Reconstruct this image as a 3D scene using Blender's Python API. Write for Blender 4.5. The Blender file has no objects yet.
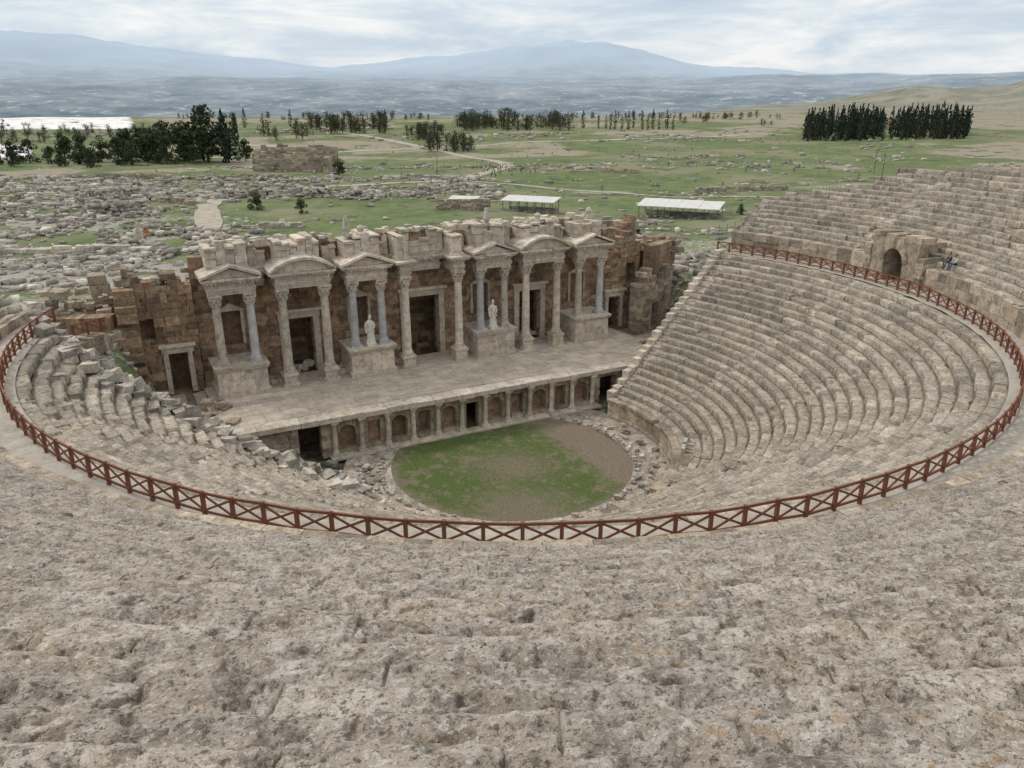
import bpy, bmesh, math, random
import numpy as np
from mathutils import Vector, Matrix
random.seed(7); rng=np.random.RandomState(7)
sc=bpy.context.scene
rad=math.radians
# ------------------------------------------------------------------ noise
def _h(ix,iy,seed):
    n=(ix.astype(np.int64)*374761393+iy.astype(np.int64)*668265263+int(seed)*974634777)&0x7fffffff
    n=((n^(n>>13))*1274126177)&0x7fffffff
    n=n^(n>>16)
    return (n&0xffff)/65535.0
def vn(x,y,seed=0):
    x=np.asarray(x,float); y=np.asarray(y,float)
    ix=np.floor(x); iy=np.floor(y); fx=x-ix; fy=y-iy
    fx=fx*fx*(3-2*fx); fy=fy*fy*(3-2*fy)
    a=_h(ix,iy,seed);b=_h(ix+1,iy,seed);c=_h(ix,iy+1,seed);d=_h(ix+1,iy+1,seed)
    return (a*(1-fx)+b*fx)*(1-fy)+(c*(1-fx)+d*fx)*fy
def fbm(x,y,seed=0,o=4,g=.5):
    s=0;a=1;t=0
    for k in range(o):
        s=s+a*vn(x*2**k+k*17.3,y*2**k-k*9.1,seed+k); t+=a; a*=g
    return s/t
def ss(a,b,x):
    t=np.clip((np.asarray(x,float)-a)/(b-a),0,1); return t*t*(3-2*t)
# ------------------------------------------------------------------ node helper
class NT:
    def __init__(s,name,rough=.95,spec=.15):
        s.m=bpy.data.materials.new(name); s.m.use_nodes=True
        s.t=s.m.node_tree; s.b=s.t.nodes['Principled BSDF']
        s.b.inputs['Roughness'].default_value=rough
        s.b.inputs['Specular IOR Level'].default_value=spec
        s.P=s.t.nodes.new('ShaderNodeTexCoord').outputs['Object']
    def n(s,k): return s.t.nodes.new(k)
    def l(s,a,b):
        if isinstance(a,bpy.types.NodeSocket): s.t.links.new(a,b)
        else:
            try: b.default_value=a
            except Exception: b.default_value=(*a,1.0) if len(a)==3 else a
    def noise(s,scale,det=5,ro=.6,vec=None,dist=0):
        q=s.n('ShaderNodeTexNoise'); s.l(vec or s.P,q.inputs['Vector'])
        q.inputs['Scale'].default_value=scale;q.inputs['Detail'].default_value=det
        q.inputs['Roughness'].default_value=ro; q.inputs['Distortion'].default_value=dist
        return q.outputs['Fac']
    def ms(s,a,lo,hi,o0=0.,o1=1.):
        q=s.n('ShaderNodeMapRange'); q.interpolation_type='SMOOTHSTEP'
        if lo>hi: lo,hi,o0,o1=hi,lo,o1,o0
        s.l(a,q.inputs['Value']); q.inputs['From Min'].default_value=lo;q.inputs['From Max'].default_value=hi
        q.inputs['To Min'].default_value=o0;q.inputs['To Max'].default_value=o1
        return q.outputs['Result']
    def math(s,op,a,b=0.,c=0.):
        q=s.n('ShaderNodeMath'); q.operation=op
        s.l(a,q.inputs[0]); s.l(b,q.inputs[1]); s.l(c,q.inputs[2]); return q.outputs[0]
    def mix(s,f,a,b,mode='MIX'):
        q=s.n('ShaderNodeMix'); q.data_type='RGBA'; q.blend_type=mode
        s.l(f,q.inputs['Factor'])
        for v,i in((a,6),(b,7)):
            if isinstance(v,(tuple,list)): q.inputs[i].default_value=(*v[:3],1)
            else: s.l(v,q.inputs[i])
        return q.outputs[2]
    def ramp(s,f,stops):
        q=s.n('ShaderNodeValToRGB'); e=q.color_ramp.elements
        while len(e)<len(stops): e.new(.5)
        for el,(p,c) in zip(e,stops): el.position=p; el.color=(*c,1)
        s.l(f,q.inputs[0]); return q.outputs[0]
    def attr(s,name,out='Fac'):
        q=s.n('ShaderNodeAttribute'); q.attribute_name=name; return q.outputs[out]
    def bump(s,h,st=.5,d=.05):
        q=s.n('ShaderNodeBump'); q.inputs['Strength'].default_value=st;q.inputs['Distance'].default_value=d
        s.l(h,q.inputs['Height']); s.l(q.outputs[0],s.b.inputs['Normal'])
    def col(s,c): 
        if isinstance(c,tuple): s.b.inputs['Base Color'].default_value=(*c,1)
        else: s.l(c,s.b.inputs['Base Color'])
        return s.m
def stone(name,base,dark,light,ochre=(.36,.26,.15),mode='box',s=1.,bumpd=.05,lich=.6,soil=.6,tint=.35,pit=.5,stain=.5,moss=0.,joint=.03,near=False):
    k=NT(name)
    n1=k.noise(.22*s,3,.6); n2=k.noise(1.7*s,4,.68); n3=k.noise(7*s,4,.72); n5=k.noise(.8*s,3,.6,dist=.6)
    c=k.ramp(n2,[(.32,dark),(.5,base),(.68,light)])
    c=k.mix(k.ms(n5,.5,.72,0,stain),c,ochre)
    c=k.mix(k.ms(n1,.45,.68,0,.3),c,tuple(x*.8 for x in dark))
    li=tuple(min(.66,x*1.35) for x in light)
    if near:
        n4=k.noise(30,3,.65); n6=k.noise(3.3,5,.72); n7=k.noise(12,4,.7)
        c=k.mix(k.ms(n6,.545,.585,0,.5),c,(.54,.515,.47))
        c=k.mix(k.ms(n6,.46,.40,0,.6),c,(.15,.13,.11))
        c=k.mix(k.ms(n7,.575,.61,0,.55),c,(.60,.585,.55))
        c=k.mix(k.ms(n7,.44,.38,0,.8),c,(.095,.083,.07))
        c=k.mix(k.ms(n4,.43,.34,0,.7),c,(.08,.07,.055))
        c=k.mix(k.ms(n4,.6,.68,0,.45),c,(.58,.56,.51))
        c=k.mix(k.math('MULTIPLY',k.ms(n3,.54,.61),k.ms(n5,.45,.32,0,.8)),c,(.34,.225,.115))
        h=k.math('MULTIPLY_ADD',n3,1.0,k.math('MULTIPLY',n7,.8))
    else:
        n4=k.noise(38*s,2,.6)
        c=k.mix(k.ms(n3,.56,.64,0,lich),c,li)
        c=k.mix(k.ms(n3,.46,.35,0,pit),c,tuple(x*.45 for x in dark))
        c=k.mix(k.ms(n4,.45,.3,0,pit),c,tuple(x*.5 for x in dark))
        h=n3
    if mode=='box':
        r=k.attr('rnd')
        c=k.mix(tint,c,k.ramp(r,[(0,(.35,.34,.33)),(.35,(.8,.76,.70)),(.7,(1.05,1.,.94)),(1,(1.55,1.48,1.36))]),'MULTIPLY')
    else:
        q=k.n('ShaderNodeSeparateXYZ'); k.l(k.attr('bc','Vector'),q.inputs[0])
        b,row,fs=q.outputs
        w=k.n('ShaderNodeTexWhiteNoise'); w.noise_dimensions='2D'
        cb=k.n('ShaderNodeCombineXYZ'); k.l(k.math('FLOOR',b),cb.inputs[0]); k.l(row,cb.inputs[1]); k.l(cb.outputs[0],w.inputs['Vector'])
        c=k.mix(tint,c,k.ramp(w.outputs['Value'],[(0,(.45,.43,.41)),(.3,(.85,.82,.77)),(.7,(1.05,1.,.95)),(1,(1.5,1.44,1.34))]),'MULTIPLY')
        fr=k.math('FRACT',b); dj=k.math('MINIMUM',fr,k.math('SUBTRACT',1.,fr))
        wob=k.math('MULTIPLY',k.math('SUBTRACT',n2,.5),.05)
        jm=k.ms(k.math('ADD',dj,wob),joint*.3,joint,1.,0.)
        jm=k.math('MULTIPLY',jm,k.ms(n5,.35,.6,.1,.9))
        c=k.mix(k.math('MULTIPLY',jm,.8),c,(.08,.068,.05))
        sm=k.ms(k.math('ADD',fs,k.math('MULTIPLY',k.math('SUBTRACT',n2,.5),.8)),.70,.96,0,soil)
        c=k.mix(sm,c,k.mix(k.ms(n1,.5,.6),(.13,.108,.08),(.105,.10,.07)))
        if moss: 
            c=k.mix(k.math('MULTIPLY',k.math('MULTIPLY',sm,1.6),k.ms(n5,.56,.63,0,moss)),c,(.075,.10,.03))
    k.bump(h,.9,bumpd)
    return k.col(c)
M={}
M['seatn']=stone('weathered_seat_stone_near',(.365,.325,.28),(.24,.21,.178),(.46,.425,.375),(.37,.285,.19),'seat',1.,.06,.65,.72,.25,.75,.45,1.,.016,True)
M['seat']=stone('weathered_seat_stone',(.37,.335,.285),(.21,.185,.155),(.50,.47,.415),(.34,.27,.19),'seat',.8,.07,.55,.9,.55,.65,.4,.9,.03)
M['path']=stone('trodden_limestone',(.42,.39,.345),(.34,.31,.27),(.48,.455,.41),(.38,.33,.26),'seat',.6,.03,.25,0,.06,.3,.3,0,.001)
M['marble']=stone('old_marble',(.60,.55,.475),(.36,.315,.255),(.70,.66,.59),(.50,.38,.25),'box',1.2,.04,.35,0,.3,.5,.45)
M['grey']=stone('blue_grey_marble',(.45,.465,.475),(.32,.33,.34),(.58,.59,.59),(.45,.42,.38),'box',1.2,.02,.3,0,.1,.3,.3)
M['statue']=stone('white_statue_marble',(.70,.67,.62),(.5,.47,.42),(.77,.75,.71),(.6,.52,.42),'box',2.,.02,.3,0,.0,.3,.3)
M['brick']=stone('brown_travertine_masonry',(.34,.25,.18),(.18,.135,.10),(.50,.40,.30),(.38,.235,.145),'box',1.2,.08,.4,0,.7,.6,.55)
M['wall']=stone('weathered_wall_stone',(.41,.355,.29),(.22,.185,.145),(.54,.49,.41),(.38,.28,.185),'box',1.,.07,.45,0,.65,.65,.45)
M['floor']=stone('stage_floor_slabs',(.50,.445,.375),(.38,.335,.28),(.60,.55,.48),(.43,.35,.26),'box',.7,.02,.3,0,.25,.4,.4)
M['ruin']=stone('field_stone',(.40,.38,.345),(.22,.205,.18),(.60,.58,.54),(.34,.29,.22),'box',.5,.05,.4,0,.7,.3,.3)
k=NT('red_brown_wood',.7,.3); n=k.noise(14,4,.6)
M['wood']=k.col(k.mix(n,(.13,.05,.028),(.24,.10,.06)))
k=NT('dark_iron',.5,.5); M['iron']=k.col(k.mix(k.noise(6),(.06,.055,.05),(.13,.115,.1)))
k=NT('white_sheet_roof',.6,.3); M['roof']=k.col(k.mix(k.noise(.8,5),(.46,.46,.45),(.72,.72,.70)))
k=NT('bark',.9); M['bark']=k.col(k.mix(k.noise(3),(.07,.05,.035),(.14,.1,.07)))
def foliage(name,a,b):
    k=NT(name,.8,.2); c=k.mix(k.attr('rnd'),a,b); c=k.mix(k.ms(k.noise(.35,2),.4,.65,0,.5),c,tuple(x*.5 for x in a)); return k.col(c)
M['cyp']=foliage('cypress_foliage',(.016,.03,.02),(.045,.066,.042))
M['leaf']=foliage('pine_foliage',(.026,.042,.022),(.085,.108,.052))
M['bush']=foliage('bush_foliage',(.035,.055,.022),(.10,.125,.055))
k=NT('tuft_grass',.8,.2); M['tuft']=k.col(k.mix(k.attr('rnd'),(.07,.12,.025),(.19,.25,.08)))
# ------------------------------------------------------------------ mesh builders
def mesh_obj(name,V,F,mat,rnd=None,parent=None,smooth=False):
    me=bpy.data.meshes.new(name)
    V=np.asarray(V,np.float32)
    if isinstance(F,np.ndarray):
        nf,kk=F.shape
        me.vertices.add(len(V)); me.vertices.foreach_set('co',V.ravel())
        me.loops.add(nf*kk); me.loops.foreach_set('vertex_index',F.ravel().astype(np.int32))
        me.polygons.add(nf); me.polygons.foreach_set('loop_start',np.arange(0,nf*kk,kk,dtype=np.int32))
        me.update(calc_edges=True)
    else:
        me.from_pydata(V.tolist(),[],F); me.update()
    if rnd is not None:
        a=me.attributes.new('rnd','FLOAT','FACE'); a.data.foreach_set('value',np.asarray(rnd,np.float32))
    if smooth: me.polygons.foreach_set('use_smooth',np.ones(len(me.polygons),bool))
    me.materials.append(mat)
    ob=bpy.data.objects.new(name,me); sc.collection.objects.link(ob)
    if parent: ob.parent=parent
    return ob
def empty(name,loc=(0,0,0)):
    e=bpy.data.objects.new(name,None); e.location=loc; sc.collection.objects.link(e); return e
BF=[(0,3,2,1),(4,5,6,7),(0,1,5,4),(1,2,6,5),(2,3,7,6),(3,0,4,7)]
class MB:
    def __init__(s): s.V=[];s.F=[];s.R=[];s.n=0;s.ang=0;s.o=(0,0,0)
    def at(s,x=0,y=0,z=0,ang=0): s.o=(x,y,z); s.ang=ang; return s
    def add(s,V,F,r=None):
        V=np.asarray(V,float); c,sn=math.cos(s.ang),math.sin(s.ang)
        W=np.stack([V[:,0]*c-V[:,1]*sn+s.o[0],V[:,0]*sn+V[:,1]*c+s.o[1],V[:,2]+s.o[2]],1)
        if r is None: r=random.random()
        s.V.append(W); s.F+= [tuple(i+s.n for i in f) for f in F]; s.R+=[r]*len(F); s.n+=len(V)
    def box(s,x0,x1,y0,y1,z0,z1,j=0.,r=None):
        V=np.array([(x0,y0,z0),(x1,y0,z0),(x1,y1,z0),(x0,y1,z0),(x0,y0,z1),(x1,y0,z1),(x1,y1,z1),(x0,y1,z1)],float)
        if j: V+=rng.uniform(-j,j,V.shape)
        s.add(V,BF,r)
    def rbox(s,c,sz,rot=None,j=0.,r=None):
        V=np.array([(a,b,d) for d in(-.5,.5) for a,b in((-.5,-.5),(.5,-.5),(.5,.5),(-.5,.5))])*np.array(sz)
        if j: V+=rng.uniform(-j,j,V.shape)
        if rot is not None: V=V@np.array(rot).T
        s.add(V+np.array(c),BF,r)
    def beam(s,p,q,w,h):
        p=Vector(p);q=Vector(q);d=q-p;L=d.length
        R=d.to_track_quat('X','Z').to_matrix()
        s.rbox((p+q)/2,(L,w,h),R)
    def lathe(s,prof,x,y,n=18,r=None):
        V=[];F=[]
        for rr,z in prof:
            for i in range(n):
                a=2*math.pi*i/n; V.append((x+rr*math.cos(a),y+rr*math.sin(a),z))
        for j in range(len(prof)-1):
            for i in range(n):
                i2=(i+1)%n; F.append((j*n+i,j*n+i2,(j+1)*n+i2,(j+1)*n+i))
        F.append(tuple(range(n))[::-1]); F.append(tuple((len(prof)-1)*n+i for i in range(n)))
        s.add(V,F,r)
    def prism(s,poly,y0,y1,r=None): # poly in x,z
        n=len(poly); V=[(a,y0,b) for a,b in poly]+[(a,y1,b) for a,b in poly]
        F=[tuple(range(n)),tuple(range(n,2*n))[::-1]]+[(i,i+n,(i+1)%n+n,(i+1)%n) for i in range(n)]
        s.add(V,F,r)
    def arch(s,x0,x1,z0,z1,y0,y1,a0,a1,zs,n=10):
        """wall panel with an arched opening, y0 = front"""
        s.box(x0,a0,y0,y1,z0,z1); s.box(a1,x1,y0,y1,z0,z1)
        rr=(a1-a0)/2; cx=(a0+a1)/2
        for i in range(n):
            t0=math.pi*(1-i/n);t1=math.pi*(1-(i+1)/n)
            xa,za=cx+rr*math.cos(t0),zs+rr*math.sin(t0); xb,zb=cx+rr*math.cos(t1),zs+rr*math.sin(t1)
            s.prism([(xa,za),(xb,zb),(xb,z1),(xa,z1)],y0,y1)
    def wall(s,x0,x1,y0,y1,z0,top,holes=(),ch=.55,bl=1.2,j=.03,drop=0.,proud=.07):
        """coursed masonry between x0..x1 (thickness y0..y1); top: function(x)->z"""
        z=z0;ci=0
        while z<z0+60:
            h=ch*random.uniform(.7,1.3); segs=[(x0,x1)]
            for (a,b,c,d) in holes:
                if c<z+h*.5<d:
                    ns=[]
                    for (p,q) in segs:
                        if b<=p or a>=q: ns.append((p,q));continue
                        if a>p: ns.append((p,a))
                        if b<q: ns.append((b,q))
                    segs=ns
            any_=False
            for (p,q) in segs:
                x=p
                while x<q-.02:
                    L=bl*random.uniform(.45,1.6); e=min(q,x+L)
                    if q-e<.3: e=q
                    m=(x+e)/2
                    if z+h*.6<top(m):
                        any_=True
                        if not(random.random()<drop):
                            o=random.uniform(0,proud)
                            s.box(x+.008,e-.008,y0-o,y1+o,z+.005,z+h,j)
                    x=e
            z+=h;ci+=1
            if not any_ and ci>2: break
    def out(s,name,mat,parent=None,smooth=False):
        return mesh_obj(name,np.concatenate(s.V),s.F,mat,s.R,parent,smooth)
# ------------------------------------------------------------------ frames
YAW=27.5; cd,sd=math.cos(rad(YAW)),math.sin(rad(YAW))
CAM=(-56*sd,-56*cd,27.0)
def L(X,Y): # survey coordinates (X right, Y ahead from the viewpoint on the rim) -> theatre coordinates
    Y=Y-56; return (cd*X+sd*Y, -sd*X+cd*Y)
def Linv(x,y): return (cd*x-sd*y, sd*x+cd*y+56)
# ------------------------------------------------------------------ terrain
MP_t=np.array([-1.6,-.63,-.51,-.40,-.30,-.22,-.165,-.1,-.03,.01,.06,.11,.17,.23,.30,.38,.46,.53,.63,1.6])
MP_h=np.array([1400,1650,1500,1250,1030,880,960,1180,1430,1540,1560,1420,1220,980,830,700,660,640,640,900])
def terrain(x,y):
    x=np.asarray(x,float);y=np.asarray(y,float)
    r=np.hypot(x,y); X,Y=Linv(x,y); D=np.hypot(X,Y); az=np.arctan2(X,Y)
    z=(fbm(x/60,y/60,3,3)-.5)*3.5*ss(60,160,r)
    au=np.where(x>0,x-4.,-x)
    fl=np.maximum(ss(22,27,au),ss(-20,-40,y))
    near=9*ss(95,14,y)*fl*ss(190,60,au)+3.2*ss(14,4,y)*fl + 8*ss(-20,-90,y)
    near=near+(fbm(x/5,y/5,9,4)-.5)*2.0*fl*ss(30,36,r)*ss(140,50,r)
    inside=((y<.36*np.abs(x)+.3)&(r<40))|((np.abs(x)<22.5)&(y<26)&(y>-45))
    z=np.where(inside,-.35,z+near)
    z=z+11*ss(400,1000,D)
    right=ss(.12,.40,np.tan(np.clip(az,-1.4,1.4)))
    De=1080+260*(fbm(az*4,az*0,21,3)-.5)+right*1900
    rk=ss(1700,2600,D)*ss(4600,2900,D)
    rockhill=(85*np.exp(-((az-.62)/.09)**2)+40*np.exp(-((az-.46)/.07)**2))*rk*(.35+1.1*fbm(x/230,y/230,31,6,.6))
    rockhill=rockhill+34*right*ss(1500,2700,D)*fbm(x/260,y/260,35,5)
    z=z-185*ss(0,1300,D-De)+rockhill
    low=ss(6500,13500,D)*(560+190*(fbm(x/1500,y/1500,41,5)-.5))
    mh=np.interp(np.tan(np.clip(az,-1.05,1.05)),MP_t,MP_h)
    back=np.cos(az)<.3; mh=np.where(back,900,mh)
    mt=ss(14500,22500,D)*(mh-560+170)*(.74+.52*fbm(x/2400,y/2400,47,6,.6))
    return z+low+mt
def tzv(x,y): return terrain(np.asarray(x,float),np.asarray(y,float))
def tz(x,y): return float(terrain(np.array([x]),np.array([y]))[0])
rings=[0.0]; rr=3.
while rr<34000: rings.append(rr); rr*=1.0145
rings=np.array(rings); NA=820
A=np.linspace(0,2*math.pi,NA,endpoint=False)
Rg,Ag=np.meshgrid(rings,A,indexing='ij')
x=Rg*np.cos(Ag);y=Rg*np.sin(Ag); z=terrain(x,y)
V=np.stack([x,y,z],-1).reshape(-1,3); nr=len(rings)
i,j=np.meshgrid(np.arange(nr-1),np.arange(NA),indexing='ij')
F=np.stack([i*NA+j,(i+1)*NA+j,(i+1)*NA+(j+1)%NA,i*NA+(j+1)%NA],-1).reshape(-1,4)
k=NT('terrain_ground')
msk=k.n('ShaderNodeSeparateColor'); k.l(k.attr('msk','Color'),msk.inputs[0])
n2=k.noise(.12,6,.72);n3=k.noise(.9,4,.7);n4=k.noise(6,3,.7);n1=k.noise(.018,5,.65)
grass=k.ramp(n2,[(.3,(.075,.11,.045)),(.5,(.125,.165,.068)),(.7,(.20,.225,.115))])
grass=k.mix(k.ms(n1,.46,.62,0,.7),grass,(.235,.225,.145))
dry=k.ramp(n3,[(.3,(.18,.16,.115)),(.5,(.28,.25,.185)),(.7,(.40,.365,.29))])
f=k.ms(k.math('ADD',msk.outputs[0],k.math('MULTIPLY',k.math('SUBTRACT',n2,.5),1.6)),.36,.6)
c=k.mix(f,dry,grass)
rub=k.ramp(n4,[(.3,(.11,.1,.08)),(.48,(.27,.25,.215)),(.62,(.50,.48,.44))])
f=k.ms(k.math('ADD',msk.outputs[2],k.math('MULTIPLY',k.math('SUBTRACT',n3,.5),2.0)),.58,.82)
c=k.mix(f,c,rub)
c=k.mix(k.ms(k.math('ADD',msk.outputs[1],k.math('MULTIPLY',k.math('SUBTRACT',n2,.5),.8)),.40,.55),c,(.78,.78,.77))
c=k.mix(k.ms(k.noise(.06,5,.75),.57,.60,0,.8),c,(.07,.08,.045))
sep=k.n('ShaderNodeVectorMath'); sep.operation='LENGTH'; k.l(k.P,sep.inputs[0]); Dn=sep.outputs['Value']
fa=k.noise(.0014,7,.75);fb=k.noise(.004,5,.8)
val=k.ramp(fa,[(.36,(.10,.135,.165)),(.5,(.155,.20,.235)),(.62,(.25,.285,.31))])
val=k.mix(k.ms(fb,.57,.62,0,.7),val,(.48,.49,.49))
c=k.mix(k.ms(Dn,700,2600,0,.6),c,k.mix(k.ms(k.noise(.012,5,.7),.42,.6),(.155,.175,.155),(.29,.29,.26)))  # distance haze painted into the ground colour, here and in the next mixes
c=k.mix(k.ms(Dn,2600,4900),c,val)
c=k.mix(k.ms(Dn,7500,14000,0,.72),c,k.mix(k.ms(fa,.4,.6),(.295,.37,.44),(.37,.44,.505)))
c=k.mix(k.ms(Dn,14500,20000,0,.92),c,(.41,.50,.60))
k.bump(n3,.8,.35)
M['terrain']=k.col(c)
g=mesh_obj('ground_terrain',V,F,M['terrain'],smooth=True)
X,Y=Linv(V[:,0],V[:,1]); D=np.hypot(X,Y); tn=X/np.maximum(Y,1)
gr=fbm(V[:,0]/70,V[:,1]/70,61,4)
gm=ss(.28,.56,gr+.20*ss(-.3,.2,tn)*ss(600,250,D)+.06-.25*ss(.5,.62,tn)-.22*ss(650,1000,D))
rb=ss(.46,.66,fbm(X/38,Y/26,77,4)+.16*ss(-.12,-.35,tn)*ss(330,240,D)-.12)*ss(420,300,D)
rb=np.maximum(rb,ss(120,80,np.hypot(V[:,0],V[:,1]))*.7)
tv=ss(720,800,D)*ss(1500,1300,D)*ss(-.44,-.50,tn)*ss(.34,.46,fbm(X/150,Y/60,81,3)+.16)+ss(420,440,Y)*ss(520,490,Y)*ss(-.58,-.62,tn)
col=np.stack([gm,tv,rb,np.ones_like(gm)],1).astype(np.float32)
a=g.data.attributes.new('msk','FLOAT_COLOR','POINT'); a.data.foreach_set('color',col.ravel())
# ------------------------------------------------------------------ seating
def cavea(name,r0,nrows,tread,rise,zfun,phis,slist,mat,amp,joff,stairs=(),rim=None,groove=0.,carve=None,hi=False,base=-.5,Lbase=1.15):
    phis=np.asarray(phis); n=len(phis); ph=np.radians(phis)
    Vs=[];Fs=[];B=[];cnt=0
    ampf=amp(phis)
    for i in range(nrows):
        sl=np.array(slist(i)); m=len(sl)
        S,PH=np.meshgrid(sl,ph,indexing='ij')
        rI=r0+i*tread
        Lb=Lbase*(1+.45*_h(np.array([i]),np.array([3]),joff)[0])
        bb=PH*rI/Lb+_h(np.array([i]),np.array([7]),joff)[0]*9+200
        bb=bb+.32*np.sin(2.1*bb+i*5.1)/2.1*2
        bi=np.floor(bb); fr=bb-bi
        ii=np.full_like(bi,i)
        AM=ampf[None,:]
        dr=(_h(bi,ii,joff+1)-.5)*.12*AM+(fbm(PH*rI/.8,ii*3.7,joff+11,4,.6)-.5)*.20*AM
        dz=(_h(bi,ii,joff+2)-.5)*.07*AM
        tilt=(_h(bi,ii,joff+3)-.5)*.08*AM; tl2=(_h(bi,ii,joff+4)-.5)*.06*AM
        miss=(_h(bi,ii,joff+5)<.02*AM)
        zt=zfun(i,PH)
        top=zt+dz+tilt*(S-.5)+tl2*(fr-.5)
        if len(stairs):
            for st in stairs:
                w=.42/rI
                ins=np.abs(PH-rad(st))<w
                top=np.where(ins&(S<.47),zt-rise*.5,np.where(ins,zt,top)); dr=np.where(ins,-.02,dr)
        ez=np.where(S<.001,-(rise+.10),np.where(S<.03,-.06-.05*AM,np.where(S<.09,-.012,0.)))
        Z=top+ez
        Z=np.where(miss&(S<.9),Z-.22,Z)
        x_=(rI+S*tread)
        if hi:
            wx=PH*rI; wy=x_; keep=np.where(S<.001,0,1)
            nz=(fbm(wx/.5,wy/.38,joff+21,5,.62)-.5)*.13+(fbm(wx/2.6,wy/1.4,joff+31,3)-.5)*.10
            nz2=np.clip(fbm(wx/.20,wy/.17,joff+41,3,.6)-.58,0,1)*-.45
            Z=Z+(nz+nz2)*keep
            ed=np.exp(-(S/.15)**2)*(fbm(wx/.7,wx*0+i*3.1,joff+51,4,.65)*.15)
            Z=Z-ed*keep
        else:
            Z=Z+(fbm(PH*rI/.9,x_/.5,joff+21,3)-.5)*.08*AM
        if groove:
            dj=np.minimum(fr,1-fr)*Lb; Z=Z-groove*ss(.045,.01,dj)*(S>.001)*(fbm(bb*.7,ii*2.2,joff+61,2)>.45)
        R=x_+dr*np.exp(-(S/.35)**2)
        if rim is not None:
            lim=rim(np.degrees(PH))+(_h(np.floor(bb*.7),ii*0+2,joff+8)-.5)*1.6
            zr=zfun(0,PH)+(lim-r0)/tread*rise
            Z=np.where(R>lim,np.maximum(7.5,zr-1.0-1.8*(R-lim)),Z)
        if carve is not None: Z=carve(R,PH,Z)
        Vx=np.stack([R*np.cos(PH),-R*np.sin(PH),Z],-1).reshape(-1,3)
        Bx=np.stack([bb,ii+joff*100.,np.clip(S,0,1)],-1).reshape(-1,3)
        Vs.append(Vx); B.append(Bx)
        a_,b_=np.meshgrid(np.arange(m-1),np.arange(n-1),indexing='ij')
        Fs.append((np.stack([a_*n+b_,(a_+1)*n+b_,(a_+1)*n+b_+1,a_*n+b_+1],-1).reshape(-1,4)+cnt)); 
        if not hi:
            for e in(0,n-1):
                idx=np.arange(m)*n+e; P=Vx[idx].copy(); P2=P.copy(); P2[:,2]=base
                o=sum(len(q) for q in Vs)
                Vs.append(P2); 
                bq=Bx[idx].copy(); bq[:,0]=P[:,2]; B.append(bq)
                f=np.stack([idx[:-1]+cnt,idx[1:]+cnt,o+np.arange(1,m),o+np.arange(m-1)],-1)
                Fs.append(f[:, ::-1] if e==0 else f)
        cnt=sum(len(q) for q in Vs)
    V=np.concatenate(Vs);F=np.concatenate(Fs);Bc=np.concatenate(B).astype(np.float32)
    ob=mesh_obj(name,V,F,mat)
    a=ob.data.attributes.new('bc','FLOAT_VECTOR','POINT'); a.data.foreach_set('vector',Bc.ravel())
    return ob
ZD=12.6
s_lo=lambda i:[0,.012,.06,.2,.44,.48,.7,.9,1.08]
STAIRS=[-17.5,9,36,63,90,117,144,171,197.5]
LOWN=24; LT=.777; LR=.458; LZ=1.55
lowz=lambda i,PH: LZ+(i+1)*LR+0*PH
def phend(R): return np.interp(R,[13,17,22,26,30,33],[171,177,183.5,188.6,195,199.9])
def carvelow(R,PH,Z):
    bey=(np.degrees(PH)-phend(R)-1.6*(fbm(R*1.1,R*0+3,5,2)-.5)*2)*math.pi/180*R
    zz=Z-np.clip(bey,0,99)*1.15-.9*ss(0,.5,bey)+(fbm(R*1.3,PH*R*1.3,8,3)-.5)*1.0*ss(0,.6,bey)
    return np.where(bey>0,np.maximum(zz,-.3),Z)
lower=cavea('lower_seating_tiers',13.2,LOWN,LT,LR,lowz,np.linspace(-19.8,199.8,1500),s_lo,M['seat'],lambda p:.8+1.5*ss(150,172,p),5,STAIRS,carve=carvelow)
UT=.72;UR=.402;UR0=34.4
def upz(i,PH):
    p=np.degrees(PH)
    return 13.35+1.15*ss(58,32,p)+(i+1)*UR-UR+.30*ss(66,88,p)*ss(170,148,p)*(1-i/31.)
def rim(p): return np.interp(p,[-21,-6,-4.5,10,40,60,200],[39.5,43.2,45.8,48,52,57,57])
ARC=11.6
def carve(R,PH,Z):
    t=(PH-rad(ARC))*35
    return np.where((np.abs(t)<1.35)&(R<38.2),ZD-.1,Z)
tt=np.linspace(-1,1,1500)
near_phi=117.5+42*(.25*tt+.75*tt**3)
def s_hi(i):
    m=27 if i>=17 else (14 if i>8 else 10)
    return [0,.01,.04]+list(np.linspace(.08,1.06,m))
upper_near=cavea('upper_seating_tiers',UR0,32,UT,UR,upz,near_phi,s_hi,M['seatn'],lambda p:.8+0*p,40,(),None,.035,None,True,Lbase=1.5)
upr=cavea('upper_seating_tiers',UR0,32,UT,UR,upz,np.linspace(-20,75.52,900),s_lo,M['seat'],lambda p:1.2+0*p,60,[-19,2,24,50],rim,0,carve,False,6.)
upl=cavea('upper_seating_tiers',UR0,32,UT,UR,upz,np.linspace(159.48,200,350),s_lo,M['seat'],lambda p:1.3+0*p,80,(),None,0,None,False,8.)
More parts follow.
